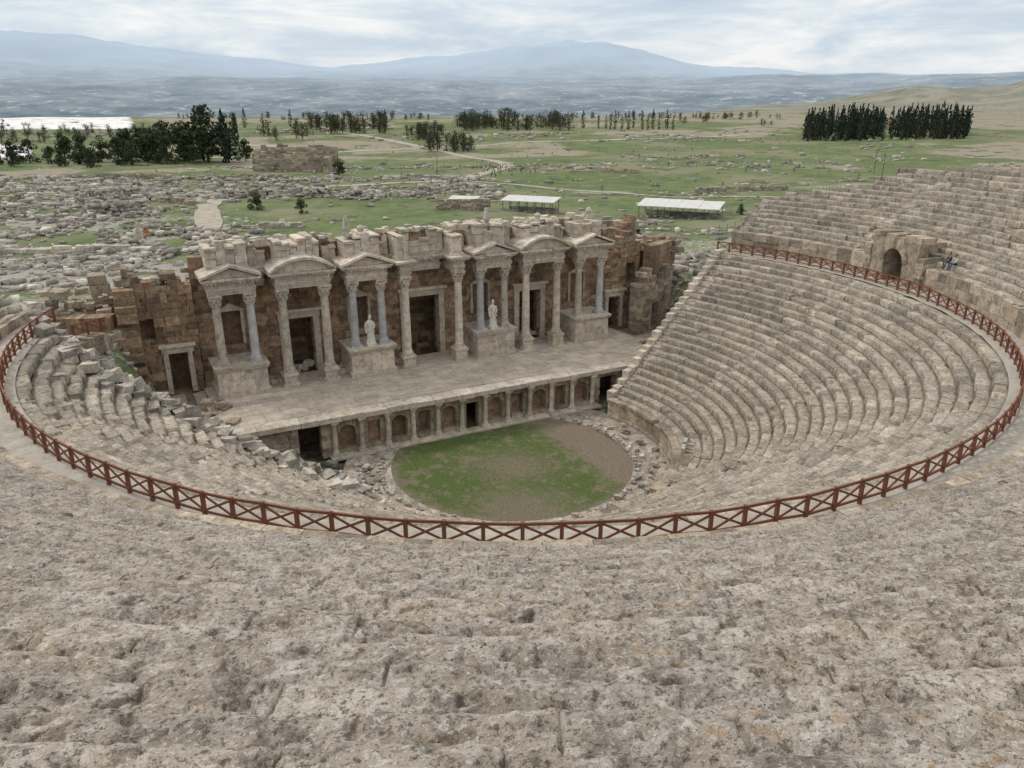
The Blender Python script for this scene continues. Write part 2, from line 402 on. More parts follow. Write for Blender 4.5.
# grass tufts rooted in the joints behind the seats
TV_=[];TR_=[]
for _ in range(150):
    i_=random.randint(6,29); ph_=rad(random.gauss(117.5,13 if i_>20 else 22)); r0_=UR0+(i_+random.choice([.93,.96,.9]))*UT
    z0_=float(upz(i_,ph_))-.02; big=random.uniform(.4,1.0)
    for _b in range(random.randint(18,44)):
        a_=random.uniform(0,6.28); q_=abs(random.gauss(0,.055))*big; bx=r0_*math.cos(ph_)+q_*math.cos(a_)*1.6; by=-r0_*math.sin(ph_)+q_*math.sin(a_)
        h_=random.uniform(.03,.075)*big; lx=random.gauss(0,.04);ly=random.gauss(0,.04); w_=.008
        TV_+= [(bx-w_,by,z0_-.05),(bx+w_,by+w_,z0_-.05),(bx+lx*.5+w_,by+ly*.5,z0_+h_*.6),(bx+lx,by+ly,z0_+h_)]; TR_.append(random.random())
mesh_obj('grass_tufts',np.array(TV_),np.arange(len(TV_)).reshape(-1,4),M['tuft'],TR_)
def ring(name,ra,rb,nr_,p0,p1,n,zf,mat,Lb=1.6,cx=0.):
    R,P=np.meshgrid(np.linspace(ra,rb,nr_),np.radians(np.linspace(p0,p1,n)),indexing='ij')
    Z=zf(R,P); V=np.stack([R*np.cos(P)+cx,-R*np.sin(P),Z],-1).reshape(-1,3)
    a_,b_=np.meshgrid(np.arange(nr_-1),np.arange(n-1),indexing='ij')
    F=np.stack([a_*n+b_,(a_+1)*n+b_,(a_+1)*n+b_+1,a_*n+b_+1],-1).reshape(-1,4)
    ob=mesh_obj(name,V,F,mat,smooth=True)
    row=np.floor((R-ra)/.9)
    B=np.stack([P*R/Lb+row*.37+50,row+.5,R*0+.3],-1).reshape(-1,3).astype(np.float32)
    a=ob.data.attributes.new('bc','FLOAT_VECTOR','POINT'); a.data.foreach_set('vector',B.ravel()); return ob
ring('walkway_path',31.75,34.75,16,-21,200.5,900,lambda R,P:ZD+.0*R+(fbm(R*np.cos(P)/1.3,R*np.sin(P)/1.3,5,4)-.5)*.12,M['path'])
mb=MB()
p=-20.
while p<200:
    L_=random.uniform(.9,1.7); dp=math.degrees(L_/34.3)
    pm=p+dp/2
    if abs(pm-ARC)*35*math.pi/180>1.9:
        ztop=float(upz(0,rad(pm)))-.06
        z=ZD-.1; 
        while z<ztop-.1:
            h=min(.62 if ztop-z>1.2 else ztop-z,ztop-z)
            mb.at(34.35*math.cos(rad(pm)),-34.35*math.sin(rad(pm)),0,-rad(pm)+math.pi/2)
            mb.box(-L_/2+.01,L_/2-.01,-.25,.22+random.uniform(0,.05),z,z+h-.01,.02); z+=h
    p+=dp
mb.at(); mb.out('upper_tier_retaining_wall',M['wall'])
# ------------------------------------------------------------------ orchestra
k=NT('orchestra_grass'); n2=k.noise(.9,6,.72);n3=k.noise(9,4,.7);n4=k.noise(40,3,.7);n6=k.noise(.28,4,.6)
gc=k.ramp(n3,[(.3,(.045,.078,.022)),(.5,(.095,.14,.042)),(.7,(.18,.20,.08))])
dc=k.ramp(n3,[(.3,(.15,.12,.09)),(.55,(.25,.205,.155)),(.7,(.36,.31,.25))])
sx=k.n('ShaderNodeSeparateXYZ'); k.l(k.P,sx.inputs[0])
bare=k.ms(k.math('ADD',sx.outputs[0],k.math('MULTIPLY',n2,7.)),7.0,9.6)
cv=k.n('ShaderNodeVectorMath');cv.operation='DISTANCE';k.l(k.P,cv.inputs[0]);cv.inputs[1].default_value=(-.5,-.8,0)
b2=k.ms(k.math('ADD',cv.outputs['Value'],k.math('MULTIPLY',n2,12.)),6.2,10.4,.75,0.)
cv=k.n('ShaderNodeVectorMath');cv.operation='DISTANCE';k.l(k.P,cv.inputs[0]);cv.inputs[1].default_value=(-3.0,-7.4,0)
b5=k.ms(k.math('ADD',cv.outputs['Value'],k.math('MULTIPLY',n2,12.)),7.0,11.0,.8,0.)
cw=k.n('ShaderNodeVectorMath');cw.operation='LENGTH';k.l(k.P,cw.inputs[0])
b3=k.ms(k.math('ADD',cw.outputs['Value'],k.math('MULTIPLY',n2,4.4)),10.4,12.2)
b4=k.ms(k.math('ADD',n2,k.math('MULTIPLY',n6,.5)),.74,.86,0,.8)
f=k.math('MAXIMUM',k.math('MAXIMUM',bare,b2),k.math('MAXIMUM',b3,k.math('MAXIMUM',b4,b5)))
f=k.math('MULTIPLY',f,k.ms(n4,.35,.5,.72,1.))
k.bump(k.math('ADD',n3,n4),.8,.08)
M['orch']=k.col(k.mix(f,gc,dc))
ring('orchestra_grass',0.02,10.1,24,0,360,160,lambda R,P:.03+(fbm(R*np.cos(P)/1.1,R*np.sin(P)/1.1,15,4)-.5)*.12,M['orch'],1.6,-.5)
ring('orchestra_paving',9.6,13.3,14,-45,225,420,lambda R,P:np.where((R>11.2)&(R<11.8),-.12,.07)+(fbm(R*np.cos(P)/.7,R*np.sin(P)/.7,16,3)-.5)*.06,M['seat'],1.1)
mb=MB()
p=-19.
while p<171:
    L_=random.uniform(.9,1.5); dp=math.degrees(L_/12.9); pm=p+dp/2
    mb.at(12.9*math.cos(rad(pm)),-12.9*math.sin(rad(pm)),0,-rad(pm)+math.pi/2)
    hh=1.85 if pm<95 else 1.65
    mb.box(-L_/2+.012,L_/2-.012,-.35,.25,-.05,hh-.3,.015)
    if random.random()>.12: mb.box(-L_/2+.012,L_/2-.012,-.4,.38,hh-.28,hh,.02)
    mb.box(-L_/2,L_/2,.2,.36,-.05,.35,.015)
    p+=dp
mb.at(); mb.out('orchestra_podium_wall',M['wall'])
mb=MB()
for (u,w,z,a_) in((9.5,-9.8,2.0,.75),(10.4,-8.9,2.0,.75)):
    mb.at(u,w,z,a_); mb.box(-.45,.45,-.4,.4,0,.5,.02); mb.box(-.45,.45,.18,.42,.5,1.25,.03); mb.box(-.45,-.3,-.35,.2,.5,.8,.02); mb.box(.3,.45,-.35,.2,.5,.8,.02)
mb.at(); mb.out('stone_honour_seat',M['marble'])
mb=MB()
for _ in range(150):
    a_=random.uniform(-30,210); r_=random.uniform(9.7,12.4)
    if _>90: a_=random.uniform(170,205); r_=random.uniform(11,17)
    s_=random.uniform(.12,.42)
    mb.rbox((r_*math.cos(rad(a_)),-r_*math.sin(rad(a_)),.1+s_*.2),(s_*1.6,s_,s_*.7),Matrix.Rotation(random.uniform(0,3),3,'Z'),.06)
for a_ in np.arange(-40,222,3.2):
    if random.random()<.8:
        s_=random.uniform(.25,.5); r_=10.15+random.gauss(0,.06); mb.rbox((r_*math.cos(rad(a_))-.3,-r_*math.sin(rad(a_)),.12),(s_,.3,.22),Matrix.Rotation(-rad(a_)+math.pi/2+random.gauss(0,.1),3,'Z'),.04)
# tumbled seat blocks along the broken left edge of the tiers
for _ in range(330):
    r_=random.uniform(13.5,32.5); pe=float(phend(r_)); off=random.gauss(.8,1.5)
    a_=rad(pe)+off/r_
    zt_=LZ+((r_-13.2)/LT+.6)*LR; zz=float(carvelow(np.array([r_]),np.array([a_]),np.array([zt_]))[0])
    x_=r_*math.cos(a_); y_=-r_*math.sin(a_)
    if y_>8 and x_>-20.3: continue
    s_=random.uniform(.3,.75)
    mb.rbox((x_,y_,zz+s_*.22),(s_*random.uniform(1.1,2.),s_,s_*.75),Matrix.Rotation(random.uniform(0,3),3,'Z')@Matrix.Rotation(random.gauss(0,.3),3,'X'),.07)
mb.out('loose_orchestra_stones',M['ruin'])
# ------------------------------------------------------------------ stage building
SB=empty('ruined_roman_stage_building')
ZS=3.65; YF=7.5; YP=16.0; YW=19.0
mb=MB(); mbm=MB(); mbd=MB()
bays=np.linspace(-12.3,12.3,12); 
for bi in range(11):
    a,b=bays[bi],bays[bi+1]; mid=(a+b)/2; w=b-a
    if bi in(5,):
        mb.box(a,mid-.6,YF,YF+.7,0,ZS-.45);mb.box(mid+.6,b,YF,YF+.7,0,ZS-.45);mb.box(mid-.6,mid+.6,YF,YF+.7,2.5,ZS-.45)
        mbd.box(a,b,YF+4,YF+4.2,0,ZS-.45)
    elif bi in(1,3,7,9):
        mb.box(a,mid-.55,YF,YF+.7,0,ZS-.45);mb.box(mid+.55,b,YF,YF+.7,0,ZS-.45);mb.box(mid-.55,mid+.55,YF,YF+.7,2.55,ZS-.45);mb.box(mid-.55,mid+.55,YF,YF+.7,0,.55)
        mbd.box(a,b,YF+.72,YF+.95,0,ZS-.45)
    else:
        mb.arch(a,b,0.5,ZS-.45,YF,YF+.7,mid-.72,mid+.72,1.85,10); mb.box(a,b,YF-.003,YF+.7,0,.497)
        mbd.box(a,b,YF+.72,YF+.95,0,ZS-.45)
for bx in bays:
    mbm.lathe([(.27,.35),(.27,.5),(.22,.58),(.2,.7),(.185,2.6),(.2,2.66),(.3,2.95),(.3,3.0)],bx,YF-.28,12)
    mbm.box(bx-.33,bx+.33,YF-.6,YF+.02,.02,.35,.01); mbm.box(bx-.32,bx+.32,YF-.6,YF,3.0,3.2,.01)
for sgn in(-1,1):
    xs=sorted((sgn*12.35,sgn*20.4)); hx=sorted((sgn*13.3,sgn*15.1))
    mb.wall(xs[0],xs[1],YF,YF+.8,0,lambda x:ZS-.4,[(hx[0],hx[1],-.1,2.8)],.5,1.1)
    mbd.box(xs[0],xs[1],YF+3.5,YF+3.7,0,ZS-.45)
x=-20.4
while x<20.3:
    e=min(20.4,x+random.uniform(1.2,2.4)); mbm.box(x+.01,e-.01,YF-.62-random.uniform(0,.08),YF+.8,ZS-.44,ZS-.03,.03); x=e
x=-12.8
while x<12.8:
    e=x+random.uniform(.9,1.6); mbm.box(x+.01,e-.01,YF-1.0,YF-.02,-.02,.16,.02); x=e
# broken masonry at the left end of the stage
mb.wall(-25.0,-20.6,8.6,18.4,-.3,lambda x:3.4,[],.6,1.2,.05)
for _ in range(60):
    s_=random.uniform(.3,.8); mb.rbox((random.uniform(-25,-19.5),random.uniform(8.6,15),3.5+s_*.2),(s_*1.5,s_,s_*.7),Matrix.Rotation(random.uniform(0,3),3,'Z'),.08)
mb.out('substage_front_wall',M['wall'],SB); mbm.out('substage_columns_and_cornice',M['marble'],SB); mbd.out('substage_recess_wall',M['brick'],SB)
mb=MB(); y=YF+.82
while y<YW:
    e=min(YW,y+random.uniform(.9,1.3)); x=-20.5+random.uniform(-.1,0)
    while x<21:
        f_=x+random.uniform(1.2,2.2); mb.box(x+.006,f_-.006,y+.006,e-.006,ZS-.3,ZS+random.uniform(-.015,.015),.006); x=f_
    y=e
mb.out('stage_floor',M['floor'],SB)
def topw(x): return 15.0+1.1*float(vn(np.array([x*.55]),np.array([3.]),5)[0])-.6*(abs(x)>17)
mb=MB()
holes=[(-1.7,1.7,ZS-1,9.6),(-13.1,-10.6,ZS-1,8.9),(10.6,13.1,ZS-1,8.9),(-7.1,-5.4,7.2,10.2),(5.4,7.1,7.2,10.2),(-18.4,-16.8,7.2,10.2),(16.8,18.4,7.2,10.2)]
mb.wall(-20.4,20.4,YW,YW+1.1,ZS,topw,holes,.48,.9,.02)
mb.wall(-20.4,20.4,YW+4.2,YW+5.2,0,lambda x:topw(x)-2.6,[],.7,1.5,.03)
for x in np.arange(-20.4,20.3,1.7): mb.box(x+.01,x+1.69,YW+1.12,YW+4.18,11.8,12.4,.05)  # added slab roofing the gap between the walls so the doorways stay dark
for (a,b,c,d) in holes[3:]: mb.box(a-.05,b+.05,YW+.62,YW+1.08,c-.1,d+.1)
mb.out('stage_back_wall',M['brick'],SB)
mb=MB()
for (a,b,c,d) in holes[:3]:
    mb.box(a-.55,a-.003,YW-.28,YW+.6,ZS,d,.01);mb.box(b+.003,b+.55,YW-.28,YW+.6,ZS,d,.01)
    mb.box(a-.62,b+.62,YW-.3,YW+.6,d+.003,d+.6,.01);mb.box(a-.8,b+.8,YW-.55,YW+.3,d+.606,d+.85,.015)
for (a,b,c,d) in holes[3:]:
    mb.box(a-.25,a-.003,YW-.15,YW+.3,c,d,.01);mb.box(b+.003,b+.25,YW-.15,YW+.3,c,d,.01)
    mb.prism([(a-.4,d+.003),(b+.4,d+.003),((a+b)/2,d+.7)],YW-.25,YW+.2)
for cx_ in(-11.85,11.85):
    for _ in range(9): 
        s_=random.uniform(.35,.6); mb.rbox((cx_+random.uniform(-.9,.9),YW+random.uniform(.3,.9),ZS+s_*.3+random.uniform(0,.5)),(s_*1.4,s_,s_*.8),Matrix.Rotation(random.uniform(0,3),3,'Z'),.05,.3)
for _ in range(45):
    cx_=random.choice([-15,-9,-3.6,3.6,9,14.8])+random.gauss(0,.5); s_=random.uniform(.25,.6)
    mb.rbox((cx_,YW-random.uniform(.5,2.),ZS+s_*.35),(s_*1.5,s_,s_*.7),Matrix.Rotation(random.uniform(0,3),3,'Z'),.05)
mb.out('door_and_niche_frames',M['marble'],SB)
ZC=12.3
pairs=[(-19.0,-16.3),(-7.55,-4.95),(4.95,7.55),(16.1,18.7)]
tall=[(-13.65,-10.05),(-2.65,2.65),(9.95,13.5)]
mbp=MB();mbc=MB();mbg=MB();mbe=MB()
def podium(a,b,y0):
    mbp.box(a-.85,b+.85,y0-.85,YW,ZS+.002,ZS+.45,.015)
    x=a-.7
    while x<b+.69:
        e=min(b+.7,x+random.uniform(.8,1.3)); 
        if b+.7-e<.3:e=b+.7
        mbp.box(x+.006,e-.006,y0-.7,YW,ZS+.453,ZS+1.35,.01); mbp.box(x+.006,e-.006,y0-.68,YW,ZS+1.36,ZS+2.25,.01); x=e
    mbp.box(a-.82,b+.82,y0-.82,YW,ZS+2.26,ZS+2.45,.012);mbp.box(a-.92,b+.92,y0-.92,YW,ZS+2.455,ZS+2.65,.02)
def column(m,x,y,z0,z1,r):
    m.box(x-r*1.4,x+r*1.4,y-r*1.4,y+r*1.4,z0+.002,z0+.16,.01)
    h=z1-1.0
    pr=[(r*1.32,z0+.17),(r*1.36,z0+.27),(r*1.12,z0+.34),(r*1.22,z0+.42),(r*1.02,z0+.5)]
    for i in range(9):
        t=i/8; pr.append((r*(1-.16*t**1.6),z0+.55+(h-z0-.55)*t))
    m.lathe(pr,x,y,20)
    mc=mbc; rr_=random.random()
    mc.lathe([(r*.86,h),(r*.98,h+.05),(r*.9,h+.1),(r*.95,h+.5),(r*1.35,h+.8)],x,y,16,rr_)
    for tier,(nz,hz,ro) in enumerate(((8,.34,1.02),(8,.62,1.14))):
        for i in range(nz):
            a=2*math.pi*(i+.5*tier)/nz; ca,sa=math.cos(a),math.sin(a)
            mc.rbox((x+ro*r*ca,y+ro*r*sa,h+hz-.14),(.12,.2,.34),Matrix.Rotation(a,3,'Z')@Matrix.Rotation(.3,3,'Y'),.01,rr_)
    for a in(45,135,225,315):
        ca,sa=math.cos(rad(a)),math.sin(rad(a)); mc.rbox((x+1.4*r*ca,y+1.4*r*sa,h+.74),(.26,.16,.22),Matrix.Rotation(rad(a),3,'Z'),.01,rr_)
    mc.box(x-r*1.42,x+r*1.42,y-r*1.42,y+r*1.42,h+.86,z1,.015,rr_)
def entab(a,b,y0,z=ZC,ped=None):
    zz=z
    steps=[(.0,.22),(.05,.22),(.10,.14),(.02,.38),(.16,.12),(.38,.16),(.52,.18)]
    for o,h in steps:
        if o>.3:
            x=a-o
            while x<b+o-.05:
                e=min(b+o,x+random.uniform(.7,1.4)); ck=random.uniform(0,.12)*(random.random()<.5)
                mbe.box(x+.004,e-.004,y0-o+ck,YW-.003,zz+.003,zz+h-ck*.3,.02); x=e
        else: mbe.box(a-o,b+o,y0-o,YW-.003,zz+.003,zz+h,.015)
        if o==.16:
            for x in np.arange(a-.1,b+.1,.32): 
                if random.random()<.8: mbe.box(x,x+.17,y0-.34,y0-.15,zz+.003,zz+h)
        zz+=h
    if ped=='tri':
        mm=(a+b)/2; hh=(b-a)*.22
        mbe.prism([(a-.3,zz+.003),(b+.3,zz+.003),(mm,zz+hh-.1)],y0-.1,YW-.3)
        for sg,x0_ in((1,a-.55),(-1,b+.55)):
            xs=[(x0_,zz+.004),(mm,zz+hh+.06),(mm,zz+hh+.28),(x0_,zz+.22)]
            if sg<0: xs=xs[::-1]
            mbe.prism(xs,y0-.5,YW-.32)
    if ped=='seg':
        mm=(a+b)/2; W_=(b-a)/2+.5; hh=1.0; pts=[]
        for i in range(15):
            t=-1+2*i/14; pts.append((mm+W_*t,zz+.004+hh*(1-t*t)))
        mbe.prism([(p_[0]*1.0,p_[1]-.0) for p_ in pts[::-1]],y0-.1,YW-.3)
        for i in range(14):
            p_,q_=pts[i],pts[i+1]; mbe.prism([p_,q_,(q_[0],q_[1]+.22),(p_[0],p_[1]+.22)][::-1],y0-.5,YW-.32)
    return zz
def attic(a,b,y0,z,zt):
    mbp.box(a-.15,b+.15,y0-.15,YW+.6,z+.004,z+.25,.02)
    x=a
    while x<b-.05:
        e=min(b,x+random.uniform(.5,1.2)); 
        if b-e<.25:e=b
        t=zt+random.uniform(-.7,.3)
        zz_=z+.26
        while zz_<t-.1:
            h_=min(random.uniform(.5,.8),t-zz_); mbp.box(x+.01,e-.01,y0+random.uniform(-.06,.06),YW+.6,zz_,zz_+h_-.01,.03); zz_+=h_
        if random.random()<.7: mbp.box(x-.03,e+.03,y0-.2,YW+.6,t+.01,t+.2,.05)
        x=e
yc=YP+.15
for n_,(a,b) in enumerate(pairs):
    podium(a,b,YP)
    for j_,x in enumerate((a,b)):
        g_=((n_,j_) in((0,1),(1,0),(1,1),(2,0),(3,1)))
        column(mbg if g_ else mbc,x,yc,ZS+2.65,ZC,.37)
    zz=entab(a-.5,b+.5,yc-.45,ZC,'tri')
    attic(a-.3,b+.3,yc+.55,zz,16.2+random.uniform(-.2,.2))
for n_,(a,b) in enumerate(tall):
    for x in(a,b):
        mbp.box(x-.72,x+.72,yc-.72,yc+.72,ZS+.002,ZS+.25,.01);mbp.box(x-.58,x+.58,yc-.58,yc+.58,ZS+.253,ZS+.95,.01);mbp.box(x-.68,x+.68,yc-.68,yc+.68,ZS+.953,ZS+1.12,.01)
        column(mbc,x,yc,ZS+1.12,ZC,.40)
    if n_==1:
        for x in(a,b): 
            zz=entab(x-.5,x+.5,yc-.4,ZC); attic(x-.5,x+.5,yc+.1,zz,15.9)
        zz=entab(a+1.1,b-1.1,YW-1.1,ZC); attic(a+.6,b-.6,YW-.9,zz,15.7)
    else:
        zz=entab(a-.5,b+.5,yc-.45,ZC,'seg'); attic(a-.1,b+.1,yc+.9,zz,16.1)
for a,b in((-15.3,-14.7),(-9,-8.6),(-3.9,-3.7),(3.7,3.9),(8.6,8.9),(14.6,15.1)):
    zz=entab(a,b,YW-.9,ZC); attic(a-.4,b+.4,YW-.6,zz,15.6)
for x,h in((-7.3,1.4),(-6.0,.5),(6.4,1.3),(-18,.6),(18.0,.7),(12.,.5)):
    mbp.lathe([(.34,16.0),(.26,16.4),(.36,16.7),(.16,16.4+h)],x,YP+1.6,8)
for _ in range(80):
    x=random.uniform(-19,19); s_=random.uniform(.25,.6)
    mbp.rbox((x,random.uniform(YP+1.5,YW+1.0),16.0+s_*.2),(s_*1.7,s_,s_*.8),Matrix.Rotation(random.uniform(0,3),3,'Z'),.08)
mbp.out('podiums_and_attic',M['marble'],SB); mbc.out('marble_columns',M['marble'],SB); mbg.out('grey_columns',M['grey'],SB); mbe.out('entablatures_and_pediments',M['marble'],SB)
def rag(base,amp,seed,f=.35): return lambda x: base+amp*(float(fbm(np.array([x*f+seed]),np.array([seed*3.1]),seed,3)[0])-.5)*2
mbw=MB();mbf=MB();mbl=MB()
for sg in(-1,1):
    ad=1.1 if sg<0 else .3
    xs=sorted((sg*20.45,sg*25.5)); hx=sorted((sg*21.5,sg*23.0)); nx=sorted((sg*23.7,sg*24.9))
    mbw.at(); mbw.wall(xs[0],xs[1],YW-.4,YW+1.2,ZS-3.6,rag(12.8+ad,3.0,11+sg,.5),[(hx[0],hx[1],ZS-.2,7.2),(nx[0],nx[1],8.4,10.6)],.55,1.0,.05)
    mbw.box(xs[0],xs[1],YW+2.6,YW+3.2,0,9); mbw.box(nx[0]-.02,nx[1]+.02,YW+.6,YW+1.18,8.2,10.8)
    mbf.box(hx[0]-.4,hx[0]-.003,YW-.62,YW-.2,ZS,7.2,.01);mbf.box(hx[1]+.003,hx[1]+.4,YW-.62,YW-.2,ZS,7.2,.01);mbf.box(hx[0]-.5,hx[1]+.5,YW-.66,YW-.2,7.203,7.75,.01);mbf.box(hx[0]-.7,hx[1]+.7,YW-.85,YW-.2,7.753,7.98,.01)
    mbw.at(sg*25.6,0,0,math.pi/2)
    if sg<0: mbw.wall(13.5,YW-.5,-.7,.7,-.3,lambda y,s_=sg:5.5+7.0*float(ss(14.,17.5,y))+1.2*float(vn(np.array([y*.9]),np.array([s_*4.]),3)[0]),[(15.,16.4,3.0,6.0)],.55,1.2,.06)
    mbw.at()
    q_=mbl if sg<0 else mbw
    xs=sorted((sg*26.3,sg*31.5)); q_.wall(xs[0],xs[1],YW+1,YW+2.2,5,rag(11.8+ad,3.4,21+sg,.4),[],.6,1.2,.07,.04)
    xs=sorted((sg*25.,sg*28.)); q_.wall(xs[0],xs[1],YW+4,YW+5.6,3,rag(13.4+ad*.5,2.8,31+sg,.5),[],.65,1.2,.07)
    if sg>0:
        for i in range(LOWN):
            rI=13.2+(i+.5)*LT; a_=rad(-19.9)
            mbf.at(rI*math.cos(a_),-rI*math.sin(a_),0,-a_); mbf.box(-LT/2,LT/2,-.35,.35,LZ-.6+(i+1)*LR,LZ+.2+(i+1)*LR+random.uniform(-.1,.2),.04)
    mbf.at()
mbl.at(20.6,14.6,0,.32); mbl.wall(3.0,9.2,0,1.2,0,lambda x:9.4+.9*math.sin(x*1.7),[(5.2,6.4,ZS-.2,6.6)],.55,1.0,.04); mbl.box(5.0,6.6,2.4,2.7,2,8)
mbl.box(4.9,5.19,-.2,.3,ZS,6.6,.01);mbl.box(6.41,6.7,-.2,.3,ZS,6.6,.01);mbl.box(4.8,6.8,-.22,.3,6.603,7.05,.01)
mbl.at(); mbl.wall(20.6,26.5,8.8,18.4,-.3,lambda x:3.2,[],.6,1.2,.04)
mbw.at(26.2,16.8,0,.5); mbw.arch(0,4.6,6.,12.6,0,1.4,1.2,3.4,9.4); mbw.box(0,4.6,2.6,3.,5,12)
mbw.at(-31.,17.6,0,-.35); mbw.arch(0,4.4,5.,11.4,0,1.4,1.2,3.2,8.3); mbw.box(0,4.4,2.6,3.,4,10.8)
mbw.at(); mbf.at(); mbl.at()
for sg in(-1,1):
    for _ in range(70):
        s_=random.uniform(.3,.8); x=sg*random.uniform(20.5,31.5); mbl.rbox((x,random.uniform(YW-.3,YW+1.8),11.7+random.gauss(0,.6)+(.9 if abs(x)<26 else 0)),(s_*1.5,s_,s_*.8),Matrix.Rotation(random.uniform(0,3),3,'Z'),.08)
mbw.out('wing_walls',M['brick'],SB); mbf.out('wing_door_frames_and_coping',M['marble'],SB); mbl.out('parodos_wall',M['wall'],SB)
mb=MB(); a_=rad(ARC)
mb.at(34.0*math.cos(a_),-34.0*math.sin(a_),0,0)
mb.ang=math.atan2(-math.sin(a_),math.cos(a_))-math.pi/2
mb.arch(-2.7,2.7,ZD-.1,16.2,-.25,.7,-1.1,1.1,14.4,14); mb.arch(-1.75,1.75,ZD-.1,16.1,.72,4.2,-1.12,1.12,14.4,10)
mb.box(-1.8,1.8,4.2,4.6,ZD-.2,16.3)
for i in range(13):
    t0=math.pi*(1-(i+.04)/13);t1=math.pi*(1-(i+.96)/13); r1,r2=1.08,1.62
    P=[(r1*math.cos(t0),14.4+r1*math.sin(t0)),(r1*math.cos(t1),14.4+r1*math.sin(t1)),(r2*math.cos(t1),14.4+r2*math.sin(t1)),(r2*math.cos(t0),14.4+r2*math.sin(t0))]
    mb.prism(P,-.33,-.2)
x=-2.7
while x<2.6:
    e=x+random.uniform(.6,1.1); mb.box(x,e-.01,-.2,1.4,16.21,16.5+random.uniform(-.1,.5),.05); x=e
mb.wall(-3.5,-2.72,-.3,1.5,ZD-.1,lambda x:15.6,[],.5,.8,.04); mb.wall(2.72,3.4,-.3,1.5,ZD-.1,lambda x:15.3,[],.5,.8,.04)
mb.at(); mb.out('vaulted_stone_entrance',M['wall'])
# ------------------------------------------------------------------ statues
def statue(x,y,z,h,ang):
    mb=MB().at(x,y,z,ang)
    mb.box(-.42,.42,-.36,.36,0,.28,.01)
    secs=[(.28,.40,.30),(.5,.36,.27),(.9,.31,.24),(1.25,.30,.22),(1.5,.33,.22),(1.72,.26,.19),(1.95,.33,.20),(2.12,.36,.19),(2.22,.20,.13),(2.28,.09,.09),(2.36,.085,.085)]
    n=28;V=[];F=[]
    for (zz,a,b) in secs:
        for i in range(n):
            t=2*math.pi*i/n; f=1+(.10 if zz<1.8 else .03)*math.sin(t*9+zz*2.5)
            V.append((a*f*math.cos(t)+.04*math.sin(zz*2),b*f*math.sin(t),zz))
    for j in range(len(secs)-1):
        for i in range(n): F.append((j*n+i,j*n+(i+1)%n,(j+1)*n+(i+1)%n,(j+1)*n+i))
    mb.add(V,F,.8)
    mb.lathe([(.03,2.3),(.11,2.36),(.135,2.46),(.14,2.55),(.125,2.65),(.07,2.73)],.02,-.02,12,.8)
    mb.rbox((.02,-.16,2.5),(.04,.06,.08),None,0,.8)
    for sx_,hand in((-1,(-.42,-.18,1.25)),(1,(.22,-.34,1.62))):
        s_=(sx_*.33,0,2.08); e_=(sx_*.42,-.02,1.66)
        for (p,q,w) in((s_,e_,.17),(e_,hand,.13)): mb.beam(p,q,w,w)
        mb.rbox(hand,(.1,.1,.14),None,.01,.8)
    mb.beam((-.25,-.24,2.05),(.28,-.26,1.2),.16,.1)
    ob=mb.out('marble_statue',M['statue'])
    for v in ob.data.vertices: v.co.z=z+(v.co.z-z)*h/2.73
    return ob
statue(-6.25,YP-.2,ZS+2.65,2.9,0); statue(6.1,YP-.2,ZS+2.65,2.9,.1)
# ------------------------------------------------------------------ wooden fence
def fence(pts,name='wooden_cross_fence'):
    mb=MB()
    for i,p in enumerate(pts):
        mb.rbox((p[0],p[1],p[2]+.50),(.13,.13,1.05),Matrix.Rotation(math.atan2(p[1],p[0])+random.gauss(0,.06),3,'Z'))
        if i+1<len(pts):
            q=pts[i+1]; up=lambda P,h:(P[0],P[1],P[2]+h)
            mb.beam(up(p,.95),up(q,.95),.07,.10); mb.beam(up(p,.18),up(q,.18),.06,.09)
            mb.beam(up(p,.23),up(q,.9),.045,.08)
            mb.beam((p[0]*1.0015,p[1]*1.0015,p[2]+.9),(q[0]*1.0015,q[1]*1.0015,q[2]+.23),.045,.08)
    return mb.out(name,M['wood'])
def rf(p): return 32.3+.70*math.exp(-((p-118)/32)**2)
fence([(rf(p)*math.cos(rad(p)),-rf(p)*math.sin(rad(p)),ZD+random.uniform(-.04,.04)) for p in np.linspace(-21,201,96)])
pl=[(-31.2,11.9),(-30.2,12.9),(-29.3,13.9),(-28.4,14.9),(-27.5,15.9),(-26.6,16.9)]
mt=MB()
for i_,(x,y) in enumerate(pl): mt.at(x,y,0,.8); mt.wall(-.9,.9,-.8,.8,6,lambda x:10.9-i_*.1,[],.6,1.0,.05)
mt.at(); mt.out('terrace_wall',M['wall'])
fence([(x,y,10.9-i_*.1) for i_,(x,y) in enumerate(pl)])
fence([(x,y,tz(x,y)) for x,y in((-33,14),(-34.3,15.2),(-35.6,16.4),(-36.9,17.6),(-38.2,18.8))])
